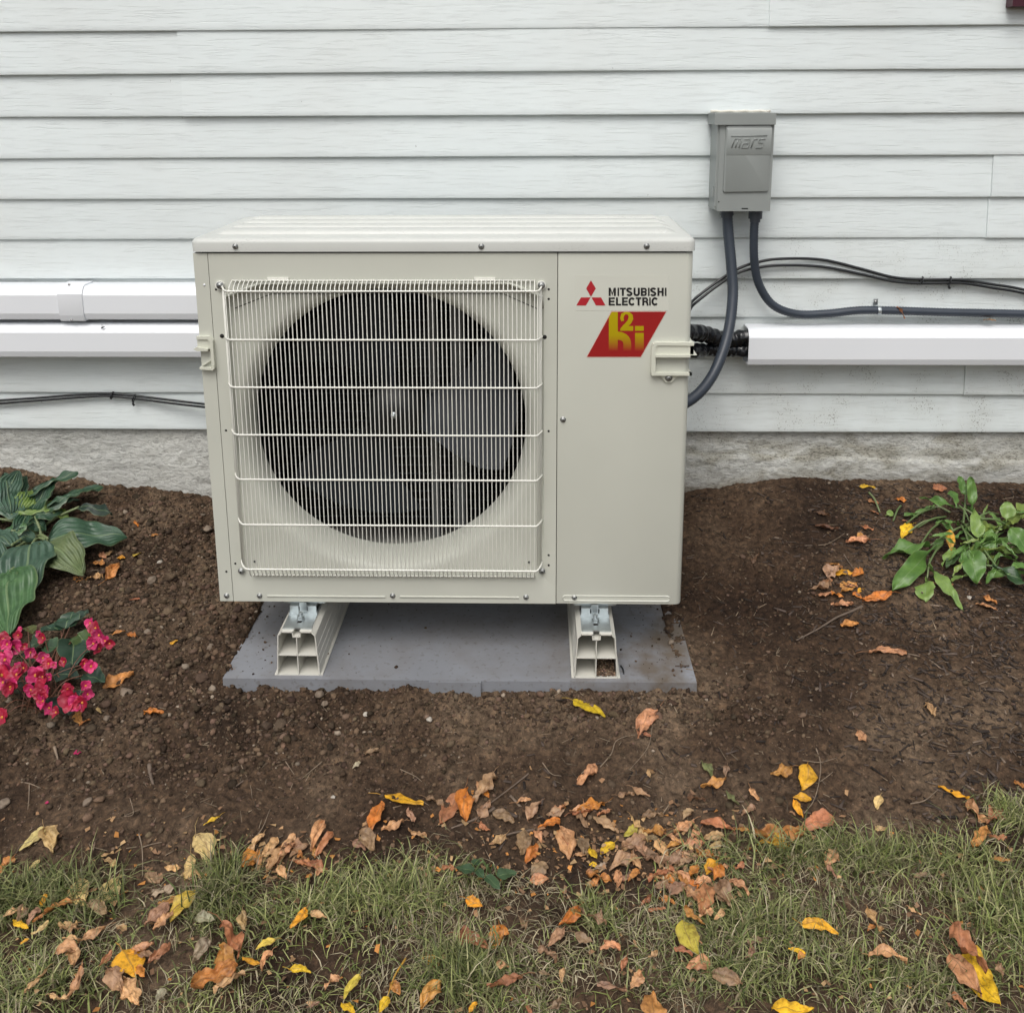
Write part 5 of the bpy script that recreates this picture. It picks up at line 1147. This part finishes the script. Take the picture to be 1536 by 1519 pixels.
# lift the dark curled leaf that lies across the big yellow one
for o, px, py, L, nm, form, lab in leaf_log:
    if abs(px-(1024+1287/3)) < 2 and abs(py-(1100+1005/3)) < 2: o.location.z += .012
LMK = [(1450, 1465, 'the big yellow leaf in the bottom right corner'), (1033, 1408, 'the lemon-coloured leaf standing in the grass'), (270, 1360, 'the yellow-green leaf on the left of the lawn'), (1160, 1262, 'the amber leaf at the lawn edge on the right'),
       (205, 1440, 'the amber leaf low on the left'), (1235, 1398, 'the golden leaf lying alone in the right grass'), (1325, 1437, 'the long pale orange leaf low on the right'), (718, 1411, 'the orange leaf pair on the bare patch'), (700, 1210, 'the upright orange leaf below the pad'),
       (606, 1199, 'the amber leaf in the soil at bottom centre'), (300, 1275, 'the pale straw leaf stack at the lawn edge'), (390, 1285, 'the bright orange leaf in the left leaf pile'), (840, 1265, 'the long salmon leaf at the lawn edge'), (905, 1275, 'the three small yellow leaves at the lawn edge'),
       (450, 1460, 'the small yellow leaf in the lower left grass'), (1090, 1350, 'the leaf drift at the lawn edge'), (1255, 870, 'the orange leaf cluster right of the unit'), (1440, 800, 'the green plant on the right'), (60, 800, 'the big-leaved plant on the left'), (70, 1010, 'the pink flowers'),
       (1195, 1165, 'the torn amber leaf in the right soil'), (1420, 1190, 'the curled amber leaf at the right lawn edge'), (590, 1020, 'the front edge of the pad'), (960, 1130, 'the bare soil in front of the pad'), (330, 1440, 'the orange leaf heap low on the left'), (50, 1270, 'the grass tuft at the left edge'), (700, 1470, 'the dark green grass tuft at bottom centre'), (735, 1305, 'the round weed leaves in the lawn'), (1300, 735, 'the foundation on the right')]
labels = {}
for rec in leaf_log:
    o, px, py, L, nm, form, lab = rec
    ds = sorted(((px-a)**2+((py-b)*1.2)**2, a, b, n_) for a, b, n_ in LMK); d, a, b, n_ = ds[0]
    dist = math.sqrt(d); size = 'tiny' if L < .022 else 'small' if L < .034 else 'medium' if L < .052 else 'large'
    if dist < 13: rel = 'at the spot of'
    else:
        dx, dy = px-a, py-b; rel = ('right of' if dx > 0 else 'left of') if abs(dx) > abs(dy) else ('below' if dy > 0 else 'above')
        if dist < 45: rel = 'just '+rel
    if dist < 13: lb = f'{nm} {form} leaf, {n_}'
    else: lb = f'{size} {nm} {form} leaf {rel} {n_}'
    labels.setdefault(lb, []).append(rec)
ORD = ['leftmost', 'second from left', 'third from left', 'fourth from left', 'fifth from left', 'sixth from left', 'seventh from left']
for lb, rs_ in labels.items():
    rs_.sort(key=lambda r_: r_[1]); n = len(rs_)
    for k, r_ in enumerate(rs_):
        s_ = lb
        if n == 2: s_ = ('left-hand ', 'right-hand ')[k]+lb
        elif n > 2: s_ = ('rightmost ' if k == n-1 else ORD[k]+' ')+lb
        wd = s_.split()
        if len(wd) > 16: s_ = ' '.join(w_ for w_ in wd if w_ not in ('the',))
        tag(r_[0], s_, 'leaf', 'autumn leaves fallen on the bed and lawn')

# ================================================================== PLANTS
def leaf3(parent, base, tip, width, col, seed, droop=.25, roll=0.0, shape='hosta', ribs=0, ribd=0, fold=.25, wave=.25, name='leaf', nu=18, nv=10, jag=0, mat=None):
    base, tip = Vector(base), Vector(tip); d = tip-base; L = d.length
    me = leaf_mesh(L, width/L, droop, fold, wave, seed, nu=nu, nv=nv, ribs=ribs, ribd=ribd, shape=shape, jag=jag)
    x = d.normalized(); up = Vector((0, 0, 1)); 
    if abs(x.dot(up)) > .93: up = Vector((0, -1, .3))
    y = up.cross(x).normalized(); z = x.cross(y)
    m = Matrix((x, y, z)).transposed().to_4x4(); m = Matrix.Translation(base) @ m @ Matrix.Rotation(roll, 4, 'X')
    me.transform(m); o = link(name, me, mat or freshleaf, parent); o.color = (*col, 1); return o
def stalk(parent, a, b, r, mat=stemm, sag=.02, name='stem', r2=None):
    a, b = Vector(a), Vector(b); m_ = (a+b)/2+Vector((0, 0, sag)); bm = BM(); r2 = r2 or r*.7; tube(bm, spline([a, m_, b], 6), r, 7, rf=lambda u: r+(r2-r)*u); return link(name, finish(bm, 60), mat, parent)
# hosta, left
hb = Vector((-1.07, .40, hgt(-1.07, .40)))
hosta = thing('hosta_plant', 'large leafy plant with broad ribbed blue-green leaves against the foundation on the left', 'plant', tuple(hb))
cl = lambda x, y, Y: tuple(atY(x/3.618, 680+y/3.618, Y))
DG, BG_, LG, YG, PG = (.035, .085, .048), (.060, .115, .080), (.075, .155, .065), (.17, .25, .06), (.13, .17, .08)
def ab(p, q, h):
    p = Vector(p); return p if p.z > hgt(p.x, min(p.y, .58))+h else onG(q[0]/3.618, 680+q[1]/3.618, h)
HWK = 1.5
HL = [((60, 330), .47, (20, 110), .50, 100, BG_, .2), ((180, 310), .47, (300, 140), .51, 95, DG, -.1), ((260, 310), .46, (430, 215), .47, 90, (.05, .10, .06), 0), ((190, 340), .45, (350, 320), .44, 80, DG, .2), ((110, 300), .47, (170, 200), .48, 90, YG, .2), ((150, 360), .45, (250, 420), .42, 70, DG, .3), ((150, 240), .50, (425, 105), .53, 100, DG, -.2), ((330, 250), .50, (560, 185), .55, 85, DG, -.2), ((10, 260), .50, (105, 92), .50, 110, BG_, .5), ((265, 262), .46, (10, 372), .42, 110, YG, -.1), ((235, 275), .47, (372, 355), .43, 60, YG, .1),
      ((250, 290), .49, (432, 250), .48, 90, BG_, -.3), ((262, 462), .42, (690, 455), .40, 178, (.045, .10, .06), .32), ((258, 478), .42, (452, 655), .36, 150, PG, .35), ((60, 420), .44, (190, 470), .40, 90, BG_, .3), ((150, 330), .46, (60, 470), .42, 80, DG, .1), ((-20, 620), .34, (-60, 900), .26, 170, LG, .1), ((175, 490), .40, (120, 800), .31, 190, BG_, .1), ((55, 640), .33, (50, 1000), .22, 185, LG, .2),
      ((60, 500), .42, (-120, 420), .40, 130, BG_, .1), ((120, 330), .46, (-40, 260), .46, 110, BG_, 0), ((430, 290), .44, (610, 335), .42, 70, (.02, .04, .028), 0), ((130, 380), .42, (20, 500), .38, 100, LG, .2), ((60, 300), .50, (140, 120), .54, 80, DG, .2),
      ((100, 420), .44, (180, 300), .46, 70, DG, .2), ((-60, 500), .40, (-160, 800), .30, 170, BG_, 0), ((-40, 350), .46, (-260, 200), .46, 150, DG, 0), ((30, 560), .38, (-60, 700), .3, 120, (.04, .085, .05), 0), ((200, 250), .52, (280, 150), .55, 90, (.04, .08, .05), 0)]
for k, (b, yb, t_, yt, wpx, c, rl) in enumerate(HL):
    B = ab(cl(*b, yb), b, .055); T = ab(cl(*t_, yt), t_, .03); leaf3(hosta, B, T, wpx/3.618/640*HWK, c, 40+k, droop=.28, roll=rl, ribs=7, ribd=.0024, fold=.10, wave=.35, nu=26, nv=42)
    stalk(hosta, hb+Vector((rnd.uniform(-.03, .03), rnd.uniform(-.03, .03), 0)), B, .0045, sag=.01, name='stem', mat=M('pale_stem_%d' % 0, (.16, .20, .09), .5) if k == 0 else bpy.data.materials['pale_stem_0'])
# begonia
bb = onG(75, 1062); beg = thing('begonia_plant', 'low begonia with crimson and pink blossoms and glossy dark leaves, lower left', 'flowering plant', tuple(bb))
cY = lambda y: .06-(y-950)/500*.20
def bp_(x, y, off=0): return onG(x/3.618, 680+y/3.618, .055-off)
def pgrd(p, h): g = hgt(p.x, p.y); return Vector((p.x, p.y, max(p.z, g+h)))
for k, (bx, by, tx, ty, wpx, c) in enumerate(((330, 960, 240, 940, 110, (.03, .07, .045)), (350, 950, 400, 860, 95, (.03, .065, .04)), (380, 940, 480, 850, 80, (.025, .05, .035)), (400, 1010, 390, 1170, 110, (.02, .05, .03)), (310, 1050, 230, 1060, 80, (.05, .10, .05)),
        (420, 980, 490, 1050, 80, (.06, .10, .03)), (300, 1190, 430, 1220, 80, (.02, .045, .03)), (460, 1200, 570, 1240, 70, (.025, .06, .035)), (310, 1320, 380, 1420, 120, (.02, .04, .03)), (150, 940, 180, 975, 50, (.09, .10, .03)), (100, 1100, 200, 1130, 70, (.035, .05, .02)), (30, 1250, 110, 1300, 80, (.05, .05, .03)), (240, 1000, 160, 1060, 70, (.03, .06, .03)), (-20, 1150, -120, 1220, 90, (.03, .06, .035)), (200, 1200, 130, 1260, 70, (.03, .05, .03)))):
    b = bp_(bx, by, .015); t_ = bp_(tx, ty, .02); leaf3(beg, b, t_, wpx/3.618/470, c, 90+k, droop=.12, roll=rnd.uniform(-.3, .3), fold=.3, wave=.5, nu=12, nv=10)
    stalk(beg, bb+Vector((rnd.uniform(-.03, .03), rnd.uniform(-.03, .03), 0)), b, .0016, stemr)
def petal_mesh(r, seed):
    me = leaf_mesh(r, 1.0, .15, .18, .3, seed, nu=9, nv=8, shape='petal', crump=.8); return me
FL = [(20, 1010, 60), (75, 1050, 70), (100, 985, 40), (235, 1000, 45), (165, 1080, 50), (235, 1110, 50), (265, 1140, 45), (30, 1120, 70), (40, 1180, 80), (95, 1200, 70), (130, 1165, 50), (195, 1205, 75), (235, 1210, 55), (60, 1280, 60), (20, 1240, 60), (170, 1280, 50), (225, 1290, 70), (240, 1340, 60), (270, 1380, 50),
      (395, 1335, 95), (450, 1350, 60), (475, 1305, 45), (370, 1280, 50), (350, 1130, 40), (495, 1155, 55), (490, 920, 45), (520, 950, 60), (540, 985, 60), (510, 1030, 55), (540, 1060, 50), (595, 1030, 42), (465, 1260, 45), (15, 1430, 60), (-40, 1100, 60), (-60, 1200, 70)]
FL += [(x+rnd.uniform(-38, 38), y+rnd.uniform(-34, 34), s*rnd.uniform(.6, .95)) for x, y, s in FL if x < 300 or s > 50]
for k, (x, y, s) in enumerate(FL):
    p = bp_(x, y, -.02+.02*((k*5) % 7)/7); R_ = s/3.618/680/2*1.45; dark = (k*7) % 10 < 5; mt = petald if dark else petalm
    bm = BM(); nrm = Vector((rnd.uniform(-.5, .5), -.85, .55+rnd.uniform(-.35, .35))).normalized(); q = nrm.to_track_quat('Z', 'Y').to_matrix().to_4x4(); a0 = rnd.random()*6
    fl = None
    for j in range(7): 
        a = 2*PI*j/7; bm.verts.new(Vector((math.cos(a)*R_*.16, math.sin(a)*R_*.16, R_*.12)))
    bm.verts.new((0, 0, R_*.3)); bm.verts.ensure_lookup_table()
    for j in range(7): bm.faces.new((bm.verts[j], bm.verts[(j+1) % 7], bm.verts[7]))
    for v in bm.verts: v.co = (q @ v.co)+p
    fl = link('flower', finish(bm), stamen, beg)
    for j in range(4):
        me = petal_mesh(R_, k*5+j); wide = rnd.uniform(1.0, 1.3) if j % 2 == 0 else rnd.uniform(.6, .95)
        me.transform(Matrix.Translation(p) @ q @ Matrix.Rotation(a0+PI/2*j, 4, 'Z') @ Matrix.Rotation(-.35+rnd.uniform(-.3, .1), 4, 'Y') @ Matrix.Diagonal((1, wide, 1, 1)))
        link('petal', me, mt, fl)
    if k % 4 == 0: stalk(beg, bb+Vector((rnd.uniform(-.05, .02), rnd.uniform(-.03, .03), .01)), p, .0011, stemr)
for px, py, s, lb in ((110, 1129, .016, 'pink begonia petal fallen on the soil below the flowers'), (67, 1204, .008, 'tiny red petal fallen on the soil near the left lawn edge')):
    q = onG(px, py, .003); me = leaf_mesh(s, .9, .3, .4, .8, 5, nu=6, nv=5); o = bpy.data.objects.new('fallen_petal', me); me.materials.append(petalm); COL.objects.link(o); o.location = q; tag(o, lb, 'petal')
# right-hand plant
rb = onG(1440, 812); rh = thing('leafy_plant', 'sprawling green plant with spoon-shaped leaves flopped over the soil on the right', 'plant', tuple(rb))
cd_ = lambda x, y, Y: atY(1030+x/3.0356, 620+y/3.0356, Y)
def dd(x, y, h=.02):
    """point seen there, h above the bed"""
    return onG(1030+x/3.0356, 620+y/3.0356, h)
G1, G2, G3 = (.10, .20, .045), (.13, .24, .06), (.19, .29, .075)
RL = [(1110, 600, 890, 660, 85, G1, .02, .01), (1130, 600, 935, 810, 80, G1, .03, .012), (1100, 690, 1260, 905, 62, G3, .03, .006), (1095, 750, 1085, 855, 85, G3, .012, .006), (1290, 620, 1325, 775, 115, G1, .06, .03), (1280, 735, 1205, 760, 45, G3, .03, .02), (1215, 425, 1060, 385, 50, G1, .07, .05), (1300, 450, 1292, 288, 60, G2, .05, .12),
      (1270, 370, 1238, 285, 62, G1, .08, .10), (1455, 505, 1462, 400, 78, G3, .06, .10), (1370, 650, 1388, 515, 75, G2, .03, .06), (1390, 690, 1560, 790, 90, (.03, .07, .025), .05, .02), (1470, 520, 1575, 660, 110, G1, .09, .05), (1420, 640, 1530, 695, 60, G1, .03, .02), (1325, 570, 1310, 430, 80, G3, .05, .08), (1230, 430, 1200, 352, 60, G1, .06, .07),
      (1370, 440, 1440, 520, 34, G2, .05, .05), (1160, 690, 1225, 620, 60, G3, .02, .03), (1370, 735, 1560, 725, 45, G2, .03, .02), (1350, 600, 1400, 690, 55, (.14, .18, .04), .03, .02), (1480, 690, 1640, 740, 90, G1, .05, .03), (1500, 450, 1640, 480, 80, G2, .08, .07), (1130, 420, 1020, 470, 30, G2, .02, .01), (905, 465, 940, 450, 40, G3, .01, .01), (990, 460, 1050, 470, 50, G2, .02, .01), (1180, 560, 1120, 620, 40, G2, .04, .02), (1240, 640, 1180, 700, 60, (.06, .11, .04), .03, .02)]
for k in range(46):
    a_k = rnd.uniform(0, 2*PI); r0 = rnd.uniform(30, 90); r1 = r0+rnd.uniform(90, 170); ox, oy = 1340+rnd.uniform(-90, 130), 560+rnd.uniform(-70, 80)
    RL.append((ox+r0*math.cos(a_k), oy+r0*.6*math.sin(a_k), ox+r1*math.cos(a_k), oy+r1*.65*math.sin(a_k), rnd.uniform(16, 34), rnd.choice((G1, G2, G3, (.20, .27, .06))), rnd.uniform(.03, .07), rnd.uniform(.01, .06)))
for k, (bx, by, tx, ty, wpx, c, h0, h1) in enumerate(RL):
    B, T = dd(bx, by, h0), dd(tx, ty, h1); leaf3(rh, B, T, wpx/3.0356/600*(.82 if k > 4 else 1), c, 200+k, droop=.16 if k % 3 else .30, roll=rnd.uniform(-.6, .6), shape='spoon' if k % 2 else 'ovate', fold=.3, wave=.45, nu=14, nv=10, jag=.12 if k in (2, 3) else 0, ribs=3, ribd=.0006)
for k, (bx, by, tx, ty, h) in enumerate(((1300, 500, 1110, 600, .03), (1290, 500, 1130, 600, .03), (1160, 600, 1100, 690, .03), (1110, 660, 1095, 750, .02), (1250, 510, 1290, 620, .05), (1200, 550, 1120, 610, .03), (1330, 480, 1215, 425, .05), (1310, 530, 1300, 450, .04), (1260, 500, 1270, 370, .05), (1400, 560, 1455, 505, .05), (1340, 480, 1470, 515, .08), (1260, 530, 1420, 710, .05), (1300, 600, 1470, 610, .04), (1250, 490, 1370, 650, .04), (1350, 690, 1480, 740, .03), (1130, 480, 1010, 540, .015), (1180, 470, 1050, 520, .015), (1150, 500, 1070, 590, .015), (1200, 450, 1100, 430, .02), (1130, 430, 1000, 500, .02), (975, 420, 940, 490, .015), (830, 360, 880, 450, .01), (1240, 420, 1290, 500, .05), (1330, 470, 1420, 460, .05))):
    stalk(rh, dd(bx, by, h), dd(tx, ty, h*.8), .0028, stemm if k % 3 else bpy.data.materials['pale_stem_0'], sag=.008, name='stem')
leaf3(rh, dd(1195, 530, .05), dd(1205, 625, .03), 45/3.0356/600, (.55, .30, .03), 300, shape='ovate', name='yellowed_leaf', mat=dryleaf)
# round weed in the lawn
wq = onG(735, 1310, .01); weed = thing('broadleaf_weed', 'small weed with rounded dark green leaves in the lawn below the pad', 'weed', tuple(wq))
for k, (bx, by, tx, ty, w_) in enumerate(((600, 620, 515, 600, 50), (595, 590, 620, 565, 40), (700, 640, 790, 625, 62), (650, 640, 715, 700, 50), (610, 610, 640, 650, 40))):
    b = onG(512+bx/3, 1100+by/3, .022); t_ = onG(512+tx/3, 1100+ty/3, .02); leaf3(weed, b, t_, w_/3/900, (.045, .085, .04), 400+k, droop=.1, shape='hosta', nu=10, nv=6); stalk(weed, wq, b, .001)

# ================================================================== TWIGS AND STONES
def twig(pts, r, label, mat=twigm, lift=.004):
    P_ = [onG(x, y, lift) for x, y in pts]; bm = BM(); sp = spline(P_, 6); rs = random.Random(len(label))
    tube(bm, sp, r, 6, rf=lambda u: r*(1-.55*u)*(1+.12*math.sin(u*40)))
    o = link('twig', finish(bm, 70), mat, None, tuple(P_[0])); tag(o, label, 'twig', 'thin twigs and roots on the soil'); return o
a_ = lambda *p: [(x/3, 1100+y/3) for x, y in p]; b_ = lambda *p: [(512+x/3, 1100+y/3) for x, y in p]; c_ = lambda *p: [(1024+x/3, 1100+y/3) for x, y in p]; d_ = lambda *p: [(1030+x/3.0356, 620+y/3.0356) for x, y in p]
twig(d_((800, 878), (740, 905), (680, 930), (600, 980), (500, 1032)), .0032, 'longest brown twig right of the unit, running down from the orange leaf cluster')
twig(d_((715, 640), (740, 680), (768, 715)), .0016, 'short curved brown twig above the orange leaf cluster right of the unit')
twig(d_((600, 600), (650, 590), (720, 545)), .001, 'thin curved root in the soil between the unit and the right plant', twig_l)
twig(c_((600, 65), (620, 130), (615, 210), (590, 300), (545, 360)), .0012, 'long thin vertical rootlet beside the torn amber leaf', twig_l)
twig(c_((540, 120), (620, 128), (695, 108)), .0009, 'thin rootlet crossing the top of the vertical rootlet', twig_l)
twig(c_((620, 215), (660, 185), (700, 150)), .0008, 'short side shoot of the vertical rootlet, pointing up right', twig_l)
twig(b_((855, 170), (760, 245), (640, 335)), .0016, 'straight twig leaning over the upright orange leaf below the pad')
twig(b_((870, 432), (780, 445), (700, 470)), .0022, 'horizontal greenish stick among the leaves at the centre lawn edge')
twig(b_((690, 335), (600, 385), (495, 425)), .003, 'thick grey stick behind the upright orange leaf')
twig(b_((1165, 150), (1215, 90), (1240, 30), (1320, 5), (1400, 15)), .0011, 'bowed rootlet in the soil in front of the pad on the right', twig_l)
twig(b_((1400, -40), (1380, 60), (1300, 160)), .0008, 'faint upright rootlet right of the bowed one', twig_l)
twig(a_((95, 218), (135, 225), (185, 245)), .0012, 'forked rootlet on the left soil, its upper arm', twig_l)
twig(a_((132, 228), (130, 290), (125, 340)), .001, 'forked rootlet on the left soil, its downward arm', twig_l)
twig(a_((625, 450), (640, 520), (642, 640)), .0013, 'upright rootlet between the straw leaves and the left leaf group', twig_l)
twig(a_((642, 510), (680, 498), (728, 488)), .0011, 'short pale branch pointing right from the upright rootlet', twig_l)
twig(a_((965, 600), (1080, 520), (1170, 440), (1215, 340)), .0012, 'long thin root rising from the straw leaf stack', twig_l)
twig(a_((585, 290), (600, 360), (560, 370), (630, 340)), .0008, 'looped thread of root on the left soil', twig_l)
twig(a_((672, 140), (678, 190), (690, 230)), .0045, 'stubby dark stick pointing down on the left soil')
twig(a_((245, 60), (255, 95), (262, 125)), .003, 'short brown stick just right of the pink petal', twig_l)
twig(a_((1105, 205), (1050, 245)), .0018, 'small dark stick left of the pad centre line')
twig(a_((1085, 140), (1125, 230), (1135, 290)), .0009, 'thin bent root left of centre below the pad', twig_l)
twig(a_((1285, 125), (1325, 185)), .0009, 'left arm of a small crossed pair of straws', twig_l)
twig(a_((1450, 125), (1360, 200)), .0009, 'right arm of a small crossed pair of straws', twig_l)
twig(b_((265, 160), (330, 190), (362, 215)), .0009, 'thin rootlet above the amber leaf at bottom centre', twig_l)
twig(b_((905, 130), (945, 180), (990, 190)), .001, 'thin bent rootlet above the centre leaves', twig_l)
twig(b_((290, 1010), (240, 1090), (205, 1190)), .0016, 'curved yellow leaf stalk in the grass at bottom centre', M('ochre_stalk', (.40, .22, .03), .5), .02)
twig(c_((1025, 315), (1090, 300), (1150, 250)), .0012, 'pale stalk trailing from the curled amber leaf', twig_l)
twig([(1008, 1000), (1030, 1003), (1053, 1006)], .0012, 'pale straw lying over the right corner of the pad', twig_l, .004)
def pebble(px, py, s, label, mat=stonem, seed=0):
    q = onG(px, py, 0); bm = BM(); bmesh.ops.create_icosphere(bm, subdivisions=3, radius=s); rs = random.Random(seed)
    sc_ = Vector((rs.uniform(.9, 1.25), rs.uniform(.8, 1.1), rs.uniform(.6, .85))); o3 = Vector((seed, seed*2, 0))
    for v in bm.verts:
        k = 1+.38*mnoise.noise(v.co/s*1.1+o3)+.13*mnoise.noise(v.co/s*3+o3); v.co = Vector((v.co.x*sc_.x, v.co.y*sc_.y, v.co.z*sc_.z))*k
    o = link('pebble', finish(bm, 70), mat); o.location = q+Vector((0, 0, s*.35)); o.rotation_euler.z = rs.random()*6; tag(o, label, 'stone', 'stones lying in the soil')
pebble(479, 1043, .0095, 'tan stone just below the left rail, against the pad edge', stonem, 3)
pebble(487, 1056, .007, 'smaller brown stone under the tan stone below the left rail', stonem, 4)
pebble(247, 1083, .0042, 'small white stone right of the orange scrap on the left soil', stonew, 5)
pebble(644, 1080, .0055, 'pale pebble in the soil below the middle of the pad', stonew, 6)
pebble(548, 1072, .006, 'white chip in the soil below the pad, left of centre', stonew, 7)
pebble(227, 872, .012, 'brown rounded stone between the ribbed plant and the unit', stonem, 8)
pebble(312, 795, .011, 'stone at the left foot of the unit', stonem, 9)
pebble(240, 844, .006, 'pale stone left of the unit, above the brown rounded stone', stonew, 10)
pebble(222, 950, .008, 'grey stone right of the orange leaf behind the pink flowers', stonem, 11)
pebble(315, 971, .007, 'flat stone just left of the pad corner', stonem, 12)
pebble(190, 1042, .012, 'dark stone below the brown leaf beside the pink flowers', stonem, 13)
pebble(160, 1078, .006, 'round stone below the pink flowers', stonem, 14)
pebble(132, 1204, .007, 'greenish grey stone in the soil near the left lawn edge', stonem, 15)
pebble(500, 1196, .004, 'small pale pebble left of the amber leaf at bottom centre', stonew, 16)
pebble(1454, 897, .005, 'small white pebble under the right plant', stonew, 17)
pebble(6, 1207, .010, 'stone at the left picture edge above the lawn', stonem, 18)
# scrap stuck on the lower white cover, wire bit by the right rail
q = atY(157, 490, .545); bm = BM(); tube(bm, [(q.x-.005, q.y-.012, q.z-.002), (q.x, q.y-.014, q.z+.001), (q.x+.006, q.y-.012, q.z+.003)], .0014, 6, rf=lambda u: .0004+.0016*math.sin(PI*u)); tube(bm, [(q.x, q.y-.013, q.z+.001), (q.x-.004, q.y-.006, q.z+.008)], .0004, 4)
tag(link('dead_insect', finish(bm), blackhole, None, tuple(q)), 'dark dead insect on top of the lower left pipe cover', 'insect')
q = [atY(931, 990, -.03), atY(935, 997, -.035), atY(935, 1004, -.04)]
bm = BM(); tube(bm, spline([(.352, -.02, PT+.004), (.356, -.032, PT+.003), (.3565, -.045, PT+.002)], 5), .0017, 6); tag(link('cable_scrap', finish(bm), blk, None, (.352, -.02, PT)), 'short black cable scrap on the pad beside the right rail', 'cable scrap')
# leaves caught between the conduit and the right cover
for px, py, px2, py2, c, lb in ((1345, 460, 1357, 478, 'R', 'brown leaf scrap stuck between conduit and right pipe cover'), (1475, 480, 1494, 481, 'B', 'narrow brown scrap lying on top of the right pipe cover')):
    a = atY(px, py, .57); b = atY(px2, py2, .56); me = leaf_mesh((b-a).length, .6, .2, .3, .5, 9, nu=6, nv=4); d = (b-a).normalized(); y = Vector((0, 1, 0)); z = d.cross(y).normalized(); y = z.cross(d)
    m_ = Matrix((d, y, z)).transposed().to_4x4(); me.transform(m_); o = link('leaf_scrap', me, dryleaf); o.location = a; o.color = (*PAL[c][0], 1); tag(o, lb, 'leaf')
